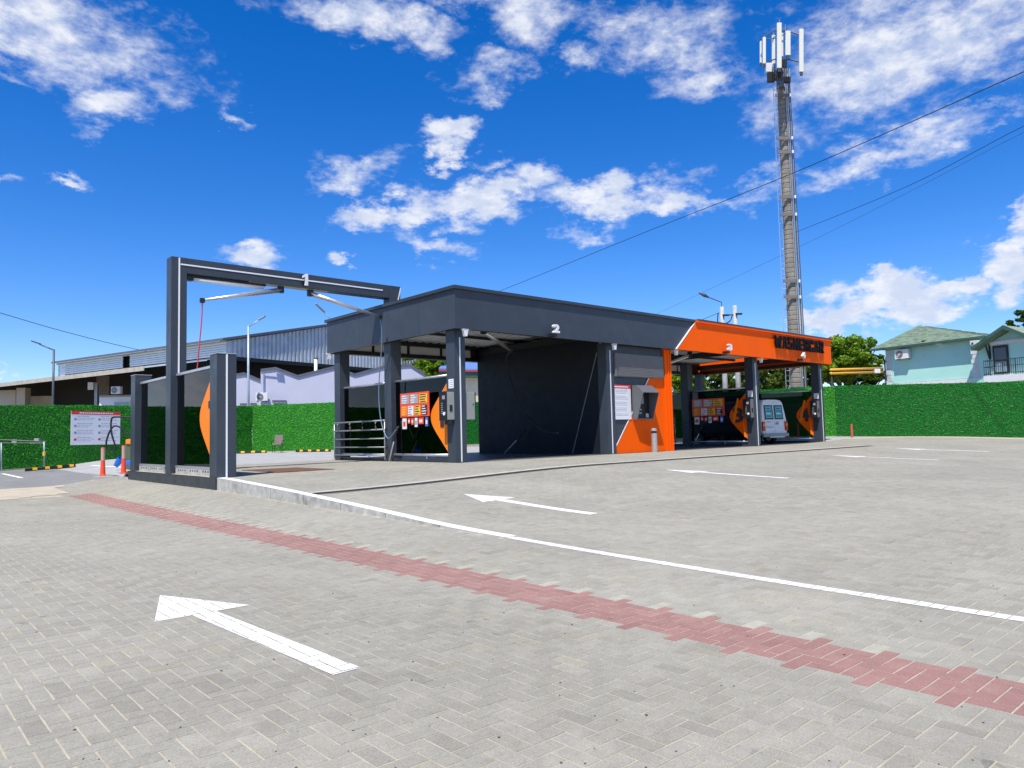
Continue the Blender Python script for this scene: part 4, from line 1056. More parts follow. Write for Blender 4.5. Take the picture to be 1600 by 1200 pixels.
# chair by the fence
cp = gp(434, 708, 38.6); t = thing('chair', 'brown upholstered chair standing alone before the bright hedge fence', 'chair', cp)
fwd = V(-.62, -.78, 0); rt = V(.78, -.62, 0); c0 = cp
def cb(nm, m, o, a, c_, d, bev=0): b = MB(); b.obox(o, a, c_, d); return b.build(nm, m, t, bevel=bev)
cb('seat', CHAIR, c0-rt*.24-fwd*.22+V(0, 0, .40), rt*.48, fwd*.46, V(0, 0, .08), .02)
cb('backrest', CHAIR, c0-rt*.22-fwd*.24+V(0, 0, .47), rt*.44, fwd*.06, V(0, 0, .46)-fwd*.08, .015)
for s in (-1, 1):
    for f_ in (-.2, .2):
        b = MB(); b.tube([c0+rt*.21*s+fwd*f_, c0+rt*.22*s+fwd*f_+V(0, 0, .42)], .015, 6); b.build('leg', BLACK, t)
    b = MB(); b.tube([c0+rt*.27*s+fwd*.2+V(0, 0, .4), c0+rt*.28*s+fwd*.2+V(0, 0, .62), c0+rt*.27*s-fwd*.22+V(0, 0, .64)], .015, 6); b.build('arm', BLACK, t)

# ------------------------------------------------------------------ the van in bay four
t = thing('van', 'white high-roof van parked in the last bay, rear doors facing out', 'van', (0, 0, 0))
W2, Ln, Hh = .86, 4.6, 2.02
def loop(z, hw, y, bulge=0): return None
secs = []   # rear-to-front body sections: y, half width low / high, z low / high
prof = [(-.80, .42), (-.86, .62), (-.86, 1.05), (-.80, 1.45), (-.72, 1.86), (-.60, 1.99), (-.3, 2.03), (.3, 2.03), (.60, 1.99), (.72, 1.86), (.80, 1.45), (.86, 1.05), (.86, .62), (.80, .42)]
ysec = [(0.0, .97, 0), (.05, 1.0, 0), (.6, 1.0, 0), (3.0, 1.0, 0), (3.5, .97, 0), (4.0, .95, .55), (4.5, .93, .95), (4.6, .88, 1.05)]
b = MB(); vs = []
for y, k, drop in ysec:
    for x, z in prof:
        zz = z if z < 1.06 else 1.06+(z-1.06)*(1-drop/1.06*.98)
        vs.append((x*k, y+(.10*(max(z, .9)-.9) if y < .2 else 0), zz))
n = len(prof); fs = [(i*n+j, (i+1)*n+j, (i+1)*n+(j+1) % n, i*n+(j+1) % n) for i in range(len(ysec)-1) for j in range(n)]
fs += [tuple(range(n)), tuple(range(len(ysec)*n-1, (len(ysec)-1)*n-1, -1))]
b.add(vs, fs); body = b.build('body', VANW, t)
yr = lambda z: .10*(max(z, .9)-.9)
def rear_plate(nm, m, x0, x1, z0, z1, d=.02, par=t, off=.0, bev=0):
    b = MB(); a = [(x0, yr(z0)-off, z0), (x1, yr(z0)-off, z0), (x1, yr(z1)-off, z1), (x0, yr(z1)-off, z1)]; b.prism(a, (0, -d, 0)); return b.build(nm, m, par, bevel=bev)
for s in (-1, 1):
    a, c = sorted((s*.02, s*.66)); dr_ = rear_plate('rear_door', VANW, a, c, .50, 1.90, .018, bev=.006)
    a, c = sorted((s*.05, s*.62)); wn = rear_plate('window', SIGNK, a, c, 1.13, 1.78, .008, dr_, .0185)
    a, c = sorted((s*.12, s*.56)); rear_plate('window_print', TEALG, a, c, 1.19, 1.72, .004, wn, .027)
    for i in range(4): rear_plate('print_line', WHITE if i == 1 else WINGLASS, a+.06, c-.06-.05*(i % 2), 1.26+i*.115, 1.30+i*.115, .003, wn, .0312)
    a, c = sorted((s*.70, s*.845)); tl_ = rear_plate('tail_lamp', TAILR, a, c, .62, 1.02, .05, bev=.01)
    rear_plate('indicator', TAILO, a, c, .82, .94, .004, tl_, .0505)
    b = MB(); b.tube([(s*.74-.09, .9, .32), (s*.74+.09, .9, .32)], .32, 18); w_ = b.build('wheel', RUBBER, t)
    b = MB(); b.tube([(s*.74-.1, .9, .32), (s*.74+.1, .9, .32)], .18, 14); b.build('rim', ALU, w_)
    b = MB(); b.tube([(s*.74-.09, 3.75, .32), (s*.74+.09, 3.75, .32)], .32, 18); w_ = b.build('wheel', RUBBER, t)
    b = MB(); b.tube([(s*.74-.1, 3.75, .32), (s*.74+.1, 3.75, .32)], .18, 14); b.build('rim', ALU, w_)
boxpart('bumper', GREYBOX, t, (-.86, -.09, .34, .86, .02, .50), bevel=.02); boxpart('bumper_step', ALU, t, (-.5, -.13, .30, .5, -.02, .36), bevel=.01)
rear_plate('number_plate', SIGNW, -.58, -.08, .72, .84, .012, t, .019); rear_plate('plate_print', SIGNG, -.54, -.12, .755, .805, .002, t, .0315)
boxpart('door_handle', BLACK, t, (.06, -.045, .90, .22, -.018, .94)); boxpart('badge', POSTG, t, (-.55, -.03, 1.0, -.25, -.018, 1.03)); boxpart('badge', POSTG, t, (.1, -.03, .99, .3, -.018, 1.02))
van_a = math.radians(80-90)
t.location = (19.05, 1.15, 0); t.rotation_euler = (0, 0, van_a)

# black car standing behind the glazed screens
t = thing('parked_car', 'black car seen dimly through the glass below the poster board', 'car', (0, 0, 0))
CARB = mat('car_black', (0.012, 0.012, 0.014), 0.2, var=0.1, coat=0.6)
sil = [(-1.95, .35), (-2.0, .62), (-1.92, .86), (-1.1, .95), (-.55, 1.36), (.1, 1.45), (1.15, 1.42), (1.75, 1.02), (1.98, .95), (2.0, .40), (1.9, .30), (-1.85, .28)]
b = MB(); b.prism([(x, -.78, z) for x, z in sil], (0, 1.56, 0)); b.build('body', CARB, t, bevel=.07)
b = MB(); b.prism([(x, -.79, z) for x, z in ((-.92, .96), (-.46, 1.32), (.1, 1.38), (.1, .96))], (0, .008, 0)); b.prism([(x, -.79, z) for x, z in ((.16, .96), (.16, 1.38), (1.08, 1.35), (1.5, .98))], (0, .008, 0)); b.build('side_window', WINGLASS, t)
for x in (-1.25, 1.28):
    for y in (-.80, .66):
        b = MB(); b.tube([(x, y, .31), (x, y+.16, .31)], .31, 18); w_ = b.build('wheel', RUBBER, t)
        b = MB(); b.tube([(x, y-.006, .31), (x, y+.166, .31)], .19, 14); b.build('rim', STEEL, w_)
boxpart('number_plate', SIGNW, t, (-2.03, -.26, .52, -2.0, .26, .63))
for y in (-.62, .5): boxpart('headlight', SIGNG, t, (-1.985, y-.06, .66, -1.93, y+.18, .80))
t.location = Vector([float(q_) for q_ in at(641, 703, 36)]); t.location.z = gz1(t.location.x, t.location.y); t.rotation_euler = (0, 0, math.atan2(RT[1], RT[0])-.12)

# ------------------------------------------------------------------ trees
def tree(name, lb, base, h, rx, rz, zc, nclump, nleaf, m, size=.22, seed=1, group='trees beyond the fence'):
    rg = np.random.default_rng(seed)
    t = thing(name, lb, 'tree', base, group); base = np.asarray(base, float)
    top = base+V(0, 0, zc)
    b = MB(); b.tube([base, base+V(.05, .03, h*.22), base+V(-.03, .05, h*.45)], [.26, .2, .12], 9)
    for i in range(7):
        a = i*2.4+rg.uniform(0, .5); s = base+V(0, 0, h*(.22+.04*i)); e_ = top+V(math.cos(a)*rx*.7, math.sin(a)*rx*.7, rg.uniform(-.3, .5)*rz)
        b.tube([s, (s+e_)/2+V(0, 0, .3), e_], [.09, .06, .02], 6)
    b.build('trunk', BARK, t, smooth=True)
    # leaf clumps spread through the crown
    cl = []
    while len(cl) < nclump:
        d = rg.normal(0, 1, 3); d /= np.linalg.norm(d); r = rg.uniform(.35, 1.0)**.6
        p = d*r*np.array([rx, rx, rz]); p *= 1+rg.normal(0, .12)
        if p[2] < -rz*.85: continue
        cl.append(p)
    cl = np.array(cl); idx = rg.integers(0, nclump, nleaf)
    cs = rg.uniform(.25, .8, nclump)*rx*.30
    off = rg.normal(0, 1, (nleaf, 3)); off /= np.linalg.norm(off, axis=1)[:, None]; off *= (rg.random(nleaf)**.45)[:, None]*cs[idx][:, None]*np.array([1, 1, .62])
    c = top+cl[idx]+off
    d1 = rg.normal(0, 1, (nleaf, 3)); d1[:, 2] *= .5; d1 /= np.linalg.norm(d1, axis=1)[:, None]
    d2 = np.cross(d1, rg.normal(0, 1, (nleaf, 3))); d2 /= np.linalg.norm(d2, axis=1)[:, None]
    s = rg.uniform(.6, 1.25, nleaf)[:, None]*size
    Q = np.stack([c-d1*s, c-d2*s*.5, c+d1*s, c+d2*s*.5], 1).reshape(-1, 3)-np.array(wloc(t))
    me = bpy.data.meshes.new('crown'); me.vertices.add(nleaf*4); me.loops.add(nleaf*4); me.polygons.add(nleaf)
    me.vertices.foreach_set('co', Q.astype(np.float32).ravel()); me.loops.foreach_set('vertex_index', np.arange(nleaf*4, dtype=np.int32))
    me.polygons.foreach_set('loop_start', np.arange(0, nleaf*4, 4, dtype=np.int32)); me.update(calc_edges=True); me.materials.append(m)
    o = bpy.data.objects.new('crown', me); COL.objects.link(o); o.parent = t
def tree_at(px, D, ytop, wpx, ybot, lb, m, seed, nl=7000, nc=46, size=.2, name='leafy_tree'):
    b_ = at(px, 680, D); b_[2] = 0.1
    zt = at(px, ytop, D)[2]; zb = at(px, ybot, D)[2]; rx = wpx*D/F_PX/2
    tree(name, lb, b_, zt, rx, (zt-zb)/2, (zt+zb)/2-.1, nc, nl, m, size, seed)
tree_at(1318, 62, 526, 118, 600, 'bright green tree between the orange fascia and the turquoise house', LEAF, 5, 22000, 190, .17)
tree_at(1362, 66, 575, 70, 622, 'low dark green tree under the yellow pipes', LEAFD, 6, 9000, 90, .18)
tree_at(1262, 64, 552, 60, 620, 'dark tree behind the last column of the wash', LEAFD, 7, 8000, 80, .18)
for i, (px, w, yt, m, lb) in enumerate(((1075, 60, 552, LEAF, 'tree seen through bay three beside the orange pillar'), (1118, 62, 556, LEAFY, 'tree seen through bay three left of the concrete poles'),
      (1150, 56, 550, LEAFD, 'tree behind the two concrete utility poles'), (1196, 66, 546, LEAFY, 'tree seen through the last bay above the van'), (1226, 52, 556, LEAF, 'tree seen through the last bay left of the mast'))):
    tree_at(px, 70+3*(i % 3), yt, w*1.25, 628, lb, m, 20+i, 11000, 110, .18)
tree_at(668, 64, 545, 70, 612, 'green tree behind the lilac gable, seen under the roof', LEAF, 31, 11000, 110, .18)
tree_at(1612, 58, 478, 60, 600, 'dark tree cut by the right edge beyond the turquoise house', LEAFD, 33, 10000, 100, .18)

# ------------------------------------------------------------------ lilac building
n_l = np.array([-.42, -.90, 0]); n_l /= np.linalg.norm(n_l); o_l = at(440, 640, 43.7)
def lp(px, py): return on_plane(px, py, o_l, n_l)
t = thing('lilac_building', 'low lilac rendered building with zigzag dark-capped parapet behind the hedge', 'building', o_l)
prof1 = [(340, 595), (366, 587), (381, 584.5), (407.2, 595.5)]
prof2 = [(407.4, 580), (431, 577), (465, 589.5), (521, 575.5), (546, 584), (554, 587), (600, 574.5), (641, 572), (664.5, 587)]
def wall_from(prof, off):
    top = [lp(*p)-n_l*off for p in prof]
    P = [V(top[0][0], top[0][1], -.3)]+top+[V(top[-1][0], top[-1][1], -.3)]
    b = MB(); b.prism(P, -n_l*6.0); w = b.build('wall', LILAC, t)
    for a, c in zip(top[:-1], top[1:]):
        b = MB(); b.obox(a+n_l*.08, c-a, -n_l*6.1, V(0, 0, .13)); b.build('parapet_cap', LILTRIM, t)
wall_from(prof1, .35); wall_from(prof2, 0)
for x0, x1, y0 in ((375, 386, 632.5), (391, 400, 632), (426.5, 446.5, 628)):
    a, c = lp(x0, y0), lp(x1, y0); off = n_l*(-.35 if x0 < 405 else 0)
    b = MB(); b.obox(a+off-V(0, 0, 1.0), c-a, n_l*.05, V(0, 0, 1.0)); f = b.build('window', WINF, t)
    b = MB(); b.obox(a+off+(c-a)*.07-V(0, 0, .95)+n_l*.051, (c-a)*.86, n_l*.01, V(0, 0, .85)); b.build('pane', WINGLASS, f)
    b = MB(); b.obox(a+off+(c-a)*-.05+n_l*.0, (c-a)*1.1, n_l*.12, V(0, 0, .10)); b.build('lintel', LILTRIM, f)
a = lp(494.5, 589)-n_l*1.2; b = MB(); b.tube([V(a[0], a[1], 3.0), V(a[0], a[1], at(494, 558.5, 44.8)[2])], .10, 10); pp = b.build('chimney_pipe', WHITE, t, smooth=True)
b = MB(); zz = at(494, 558.5, 44.8)[2]; b.tube([V(a[0], a[1], zz), V(a[0], a[1], zz+.07)], .11, 10); b.build('pipe_cap', BLACK, pp)

def ac_unit(o, ax, nrm, w, h, d, lb):
    t_ = thing('air_conditioner', lb, 'air conditioner', o, 'outdoor air conditioner units')
    o, ax, nrm = np.asarray(o, float), np.asarray(ax, float), np.asarray(nrm, float); z = V(0, 0, 1)
    b = MB(); b.obox(o, ax*w, nrm*d, z*h); bd = b.build('casing', ACW, t_, bevel=.015)
    c = o+ax*w*.36+z*h*.5+nrm*d; r = h*.40
    b = MB(); b.tube([c, c+nrm*.012], r, 20); gr = b.build('fan_grille', ACG, t_)
    for i in range(4):
        q = r*(.35+.2*i)
        P = [c+nrm*.016+ax*q*math.cos(k*math.pi/10)+z*q*math.sin(k*math.pi/10) for k in range(21)]
        b = MB(); b.tube(P, .008, 4, cap=False); b.build('grille_ring', STEEL, gr)
    b = MB(); b.tube([c+nrm*.02, c+nrm*.026], r*.2, 12); b.build('fan_hub', WHITE, gr)
    for q in (.12, .82):
        b = MB(); b.obox(o+ax*w*q-nrm*.3-z*.05, ax*.05, nrm*(d+.3), z*.045); b.build('bracket', BLACK, t_)
axl = np.cross(V(0, 0, 1), -n_l); axl = axl/np.linalg.norm(axl)
if axl@RT < 0: axl = -axl
a = lp(400, 627); ac_unit(a+n_l*.15, axl, n_l, .66, .48, .3, 'white outdoor unit fixed to the lilac wall behind the lamp post')

# ------------------------------------------------------------------ warehouse
Cn, Lf, Rg = V(6.42, 34.0, 0), V(.29, 55.04, 0), V(25.5, 39.0, 0)
Zc = 6.5
t = thing('warehouse', 'old warehouse hall with corrugated grey gable and pale clerestory', 'warehouse', (*((Cn+Lf+Rg)/3)[:2], 0))
ug = (Rg-Cn)/np.linalg.norm(Rg-Cn); ng = V(ug[1], -ug[0], 0)
us = (Lf-Cn)/np.linalg.norm(Lf-Cn); ns = V(-us[1], us[0], 0)
if ns@(CAM-Cn) < 0: ns = -ns
if ng@(CAM-Cn) < 0: ng = -ng
Lg = np.linalg.norm(Rg-Cn); Ls = np.linalg.norm(Lf-Cn)
ridge = .78
def gt(s): return 7.5+(10.9-7.5)*min(s/ridge, 1.0)*1.0-max(0, s-ridge)*6
b = MB(); p = .36; k = int(Lg/p)
for i in range(k):
    s0 = i*p/Lg
    for dx0, dx1, h0, h1 in ((0, .12, 0, 0), (.12, .16, 0, .09), (.16, .32, .09, .09), (.32, .36, .09, 0)):
        a = Cn+ug*(i*p+dx0)+ng*h0; c = Cn+ug*(i*p+dx1)+ng*h1
        b.quad(V(a[0], a[1], Zc), V(c[0], c[1], Zc), V(c[0], c[1], gt((i*p+dx1)/Lg)), V(a[0], a[1], gt((i*p+dx0)/Lg)))
b.build('gable_sheeting', CORR, t)
# sheet roof edge along the gable, ridge roof
q0, q1, q2 = V(*Cn[:2], 7.5), Cn+ug*Lg*ridge, Cn+ug*Lg
q1 = V(q1[0], q1[1], gt(ridge)); q2 = V(q2[0], q2[1], gt(1))
for a, c in ((q0-ug*.5, q1), (q1, q2)):
    b = MB(); b.obox(a+ng*.3, c-a, us*(Ls+.5)-ng*0, V(0, 0, .16)); b.build('roof', LILTRIM, t)
b = MB(); b.box(*(q1+ug*-1.0+V(-.4, -.4, .1)), *(q1+ug*-1.0+V(.5, .4, .55))); b.build('roof_vent', BLACK, t)
# dark under-gable opening
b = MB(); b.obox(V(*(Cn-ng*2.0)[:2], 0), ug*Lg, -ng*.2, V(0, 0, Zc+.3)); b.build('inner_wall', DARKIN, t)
b = MB(); b.obox(V(*(Cn-ng*.02)[:2], Zc-.25), ug*Lg, -ng*.2, V(0, 0, .24)); b.build('eaves_beam', BLACK, t)
# clerestory of horizontal sheets, one dark gap
for s0, s1 in ((0.0, .525), (.57, 1.0)):
    n = 6
    for i in range(n):
        z = Zc+.05+i*.155
        b = MB(); b.obox(V(*(Cn+us*Ls*s0+ns*.02*(i % 2))[:2], z), us*Ls*(s1-s0), -ns*.06, V(0, 0, .128)); b.build('clerestory_sheet', CLER, t)
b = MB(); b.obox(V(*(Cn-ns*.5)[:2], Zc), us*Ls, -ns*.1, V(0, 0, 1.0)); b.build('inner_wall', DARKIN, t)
b = MB(); b.obox(V(*(Cn+ns*.10)[:2], 7.44), us*(Ls+.3), -ns*.3, V(0, 0, .12)); b.build('eaves_strip', CANOPY, t)
b = MB(); b.obox(V(*(Cn+us*Ls)[:2], 6.5), us*.08, -ns*.08, V(0, 0, 1.0)); b.build('downpipe', LAMPD, t)
# lean-to roof on this side
EW = 4.2; e0 = Cn-us*4.5+ns*.0; 
zr0, zr1 = 6.47, 5.72
A = V(*(Cn-us*.5)[:2], zr0); B = V(*(Cn+us*(Ls+22))[:2], zr0); Dv = ns*EW+V(0, 0, zr1-zr0)
b = MB(); b.obox(A, B-A, Dv, V(0, 0, -.08)); b.build('lean_to_roof', CANOPY, t)
A2 = A+Dv
b = MB(); b.obox(A2+us*3.2, B-A-us*2, ns*.06, V(0, 0, -.30)); b.build('eaves_board', CANOPY, t)
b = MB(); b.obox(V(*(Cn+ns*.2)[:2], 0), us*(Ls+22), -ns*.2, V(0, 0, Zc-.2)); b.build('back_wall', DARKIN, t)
for x0, x1, y0, y1, m, dd in ((-40, 24, 610, 640, BEIGE, 60.0), (42, 146, 618, 640, BEIGE, 61.5)):
    a, c = at(x0, y1, dd), at(x1, y1, dd); zt_ = at((x0+x1)/2, y0, dd)[2]
    b = MB(); d_ = c-a; d_[2] = 0; b.obox(V(a[0], a[1], 0), d_, FW*.3*V(1, 1, 0), V(0, 0, zt_)); b.build('beige_wall', BEIGE, t)
for x, w_, dd in ((25, .7, 59.0), (147, .22, 56)):
    a = at(x, 640, dd); zt_ = at(x, 598 if x > 100 else 606, dd)[2]
    b = MB(); b.obox(V(a[0], a[1], 0), RT*w_*V(1, 1, 0), FW*w_*V(1, 1, 0), V(0, 0, zt_)); b.build('pillar', BEIGE if x < 100 else LAMPG, t)
a = at(137, 609, 54); b = MB(); b.obox(a, RT*.40, FW*.3, UP*.55); b.build('lamp_box', ACW, t)
b = MB(); a = at(155, 640, 52); c = at(208, 640, 52); d_ = (c-a)*V(1, 1, 0); b.obox(V(a[0], a[1], 0), d_, FW*2.5*V(1, 1, 0), V(0, 0, at(180, 618.5, 52)[2])); cab = b.build('site_office', SIGNW, t)
b = MB(); a = at(177.5, 640, 51.95); c = at(203, 640, 51.95); zt_ = at(180, 626, 51.95)[2]; b.obox(V(a[0], a[1], zt_-1.2), (c-a)*V(1, 1, 0), -FW*.04*V(1, 1, 0), V(0, 0, 1.2)); wf = b.build('window', WINF, cab)
b = MB(); a2 = a+(c-a)*.06; b.obox(V(a2[0], a2[1], zt_-1.1)-FW*.045*V(1, 1, 0), (c-a)*.88*V(1, 1, 0), -FW*.01*V(1, 1, 0), V(0, 0, 1.0)); b.build('pane', WINGLASS2, wf)
b = MB(); a = at(155, 620, 51.9); c = at(208, 618, 51.9); b.obox(V(a[0], a[1], at(180, 620, 51.9)[2]), (c-a)*V(1, 1, 0), FW*2.6*V(1, 1, 0), V(0, 0, .12)); b.build('office_roof', GREYBOX, cab)
b = MB(); b.obox(V(*at(150, 640, 57)[:2], 4.0), RT*4*V(1, 1, 0), FW*.2*V(1, 1, 0), V(0, 0, 2.0)); b.build('timber_gable', WOODM, t)
ac_unit(at(177, 616, 51.5), RT*V(1, 1, 0), -FW*V(1, 1, 0), .66, .52, .32, 'white outdoor unit on the small office roof under the warehouse eaves')

# cream building with red and blue roof behind the second bay
o_c = at(735, 640, 58); t = thing('cream_building', 'cream brick building with red roof edge seen through the second bay', 'building', o_c)
def fl(px, py, D): p = at(px, py, D); return p
a, c = at(676, 640, 58), at(770, 640, 60); d_ = (c-a)*V(1, 1, 0)
b = MB(); b.obox(V(a[0]+3.0, a[1]+3.0, 0), d_, FW*5*V(1, 1, 0), V(0, 0, at(735, 585, 60)[2])); b.build('wall', BRICKY, t)
z0_ = at(735, 585, 60)[2]
b = MB(); b.obox(V(a[0]+2.5, a[1]+2.5, z0_), d_, FW*5.5*V(1, 1, 0), V(0, 0, .45)); b.build('fascia_board', GREENF, t)
b = MB(); b.obox(V(a[0]+2.4, a[1]+2.4, z0_+.45), d_, FW*5.6*V(1, 1, 0), V(0, 0, .16)); b.build('roof_edge', REDROOF, t)
b = MB(); b.obox(V(a[0]+2.4, a[1]+2.4, z0_+.62), d_, FW*5.6*V(1, 1, 0)+V(0, 0, 1.2), V(0, 0, .08)); b.build('roof', BLUEROOF, t)

# ------------------------------------------------------------------ turquoise house
Bw, Aw = at(1531, 526, 48), at(1383, 543.5, 53.6)
uh = (Aw-Bw)*V(1, 1, 0); Lh = np.linalg.norm(uh); uh = uh/Lh
nh = V(-uh[1], uh[0], 0)
if nh@(CAM-Bw) < 0: nh = -nh
ze = (Aw[2]+Bw[2])/2; B0 = V(Bw[0], Bw[1], 0)
t = thing('turquoise_house', 'turquoise house with green shingle hip roof, balcony door and stone corners', 'house', B0+uh*Lh/2)
hp = lambda s, d, z: B0+uh*s+nh*d+V(0, 0, z)
zpl_ = (at(1531, 587.5, 48)[2]+at(1383, 602, 53.6)[2])/2
b = MB(); b.obox(hp(0, 0, zpl_), uh*Lh, -nh*8, V(0, 0, ze-zpl_)); b.build('wall', TURQ, t)
b = MB(); b.obox(hp(-.05, .06, -.2), uh*(Lh+.1), -nh*8, V(0, 0, zpl_+.18)); b.build('plinth', PLINTH, t)
OV = .5
r0, r1, r2, r3 = hp(-OV, OV, ze-.05), hp(Lh+OV+.35, OV, ze-.05), hp(Lh+OV+.35, -8-OV, ze-.05), hp(-OV, -8-OV, ze-.05)
apx = on_plane(1436, 508.5, hp(0, -4.0, 0), nh); ap = hp((apx-B0)@uh, -4.0, apx[2]); ap2 = ap
def shingle_face(p, q, a, parent, rows=9):
    """roof slope as courses of shingle, each course its own row of tabs"""
    nrm = np.cross(q-p, a-p); nrm /= np.linalg.norm(nrm)
    if nrm[2] < 0: nrm = -nrm
    for r in range(rows):
        f0, f1 = r/rows, min(1.0, (r+1.12)/rows)
        L0, R0, L1, R1 = p+(a-p)*f0, q+(a-q)*f0, p+(a-p)*f1, q+(a-q)*f1
        n = max(1, int(np.linalg.norm(R0-L0)/.34)); bs = [MB(), MB(), MB()]
        for i in range(n):
            s0, s1 = i/n, (i+1)/n-.012/max(n, 1)*1
            k = random.choice((0, 0, 1, 1, 2)); lift = nrm*(.03+random.uniform(0, .012))
            A, B_, C3, D3 = L0+(R0-L0)*s0+lift, L0+(R0-L0)*s1+lift, L1+(R1-L1)*s1+nrm*.005, L1+(R1-L1)*s0+nrm*.005
            bs[k].add([A, B_, C3, D3, A-lift, B_-lift], [(0, 1, 2, 3), (4, 5, 1, 0)])
        mm = MB(); ms = []
        for k, bb in enumerate(bs):
            mm.mi = k; mm.add(bb.v, bb.f)
        mm.build('shingle_course', [SHINGLE, SHINGLE2, SHINGLE3], parent)
b = MB(); b.add([r0, r1, r2, r3, ap], [(0, 1, 4), (1, 2, 4), (2, 3, 4), (3, 0, 4), (3, 2, 1, 0)]); roof = b.build('roof', SHINGLE3, t)
shingle_face(r1, r0, ap, roof, 18); shingle_face(r2, r1, ap, roof, 14); shingle_face(r0, r3, ap, roof, 9)
b = MB(); b.obox(hp(-OV, OV-.03, ze-.18), uh*(Lh+2*OV+.35), nh*.16, V(0, 0, .15)); b.build('gutter', GREENF, t)
b = MB(); b.obox(hp(-OV+.05, OV-.02, ze-.14), uh*(Lh+2*OV+.2), -nh*(OV+.1), V(0, 0, .08)); b.build('soffit', GUTTER, t)
# wing with gabled balcony roof, standing proud of the main wall
WD = 1.1; WL = 4.1
b = MB(); b.obox(hp(-WL, WD, 2.2), uh*WL, -nh*3, V(0, 0, ze-2.2-.45)); b.build('wing_wall', TURQ, t)
oW = hp(0, WD, 0)
wp = lambda px, py, d=0: on_plane(px, py, oW+nh*d, nh)
gA, gL, gR = wp(1571, 509.5, .6), wp(1521, 541.5, .6), wp(1606, 534, .6)
gm = V(0, 0, 1)
b = MB(); pk = (gA-B0)@uh; zl = gL[2]; half = (gL-B0)@uh-pk
P = [hp(pk+half*.86, WD+.02, zl-.05), hp(pk-half*.86, WD+.02, zl-.05), hp(pk, WD+.02, gA[2]-.25)]
b.prism(P, -nh*.3); b.build('gable', TURQ, t)
for s in (1, -1):
    e_ = hp(pk+s*half*1.0, WD+.85, zl-.1); r_ = hp(pk, WD+.85, gA[2])
    b = MB(); b.obox(r_, e_-r_, -nh*4.5, V(0, 0, -.16)); gr = b.build('gable_roof', SHINGLE3, t)
    # courses on the slope
    for k in range(8):
        a0 = r_+(e_-r_)*(k/8); a1 = r_+(e_-r_)*((k+1.0)/8)
        b = MB(); b.obox(a0+V(0, 0, .01)-nh*.02, a1-a0-V(0, 0, .0), -nh*4.4, V(0, 0, .03+.004*(k % 2))); b.build('shingle_course', (SHINGLE, SHINGLE2)[k % 2], gr)
    b = MB(); b.obox(r_+nh*.06+V(0, 0, .05), e_-r_, -nh*.08, V(0, 0, -.24)); b.build('barge_board', GREENF, t)
    b = MB(); q = hp(pk+s*half*.66, WD+.02, zl-.1); b.tube([q+V(0, 0, -.75), q+V(0, 0, -.7)+nh*.06, q+nh*.45+V(0, 0, .1)], .06, 6); b.tube([q+V(0, 0, -.75), q+V(0, 0, .2)], .06, 6); b.build('roof_bracket', GUTTER, t)
b = MB(); q0_, q1_ = hp(pk+half*.62, WD+.03, zl+.0), hp(pk-half*.62, WD+.03, zl+.0); b.obox(q0_, q1_-q0_, nh*.12, V(0, 0, .22)); b.build('white_lintel', PLINTH, t)
# door
d0, d1, d2 = wp(1551.5, 541, 0), wp(1575.5, 541, 0), wp(1553.5, 585, 0)
du = (d1-d0)*V(1, 1, 0); zb_, zt_ = d2[2], d0[2]
b = MB(); b.obox(V(d0[0], d0[1], zb_)+nh*.01, du, nh*.08, V(0, 0, zt_-zb_)); dr_ = b.build('balcony_door', GUTTER, t)
b = MB(); b.obox(V(d0[0], d0[1], zb_+.9)+du*.12+nh*.095, du*.76, nh*.01, V(0, 0, zt_-zb_-1.05)); b.build('pane', WINGLASS, dr_)
b = MB(); b.obox(V(d0[0], d0[1], zb_+.12)+du*.12+nh*.095, du*.76, nh*.01, V(0, 0, .65)); b.build('pane', WINGLASS2, dr_)
# balcony slab and railing
s0 = (wp(1537, 595, .95) - B0)@uh; zb2 = zb_-.12
b = MB(); b.obox(hp(-WL, WD, zb2-.42), uh*(WL+s0), nh*.95, V(0, 0, .42)); b.build('balcony_slab', PLINTH, t)
for q in np.linspace(-WL, s0-.04, 26):
    b = MB(); b.tube([hp(q, WD+.9, zb2), hp(q, WD+.9, zb2+.95)], .014 if int(q*7) % 5 else .03, 5); b.build('baluster', GUTTER, t)
for z in (.12, .55, .95):
    b = MB(); b.tube([hp(-WL, WD+.9, zb2+z), hp(s0-.03, WD+.9, zb2+z)], .02, 5); b.tube([hp(s0-.03, WD+.9, zb2+z), hp(s0-.03, WD, zb2+z)], .02, 5); b.build('handrail', GUTTER, t)
# stone corners
def quoins(s, d, z0, z1, n):
    for i in range(n):
        z = z0+(z1-z0)*i/n; w_ = .42 if i % 2 else .30
        b = MB(); b.obox(hp(s-.02, d+.035, z+.02), uh*w_, -nh*.4, V(0, 0, (z1-z0)/n-.04)); b.build('quoin', QUOIN, t)
quoins(Lh-.36, 0, .2, ze-.2, 13); quoins(-.34, WD, zb2, ze-.3, 8); quoins(-WL+.1, WD, zb2, ze-.3, 8)
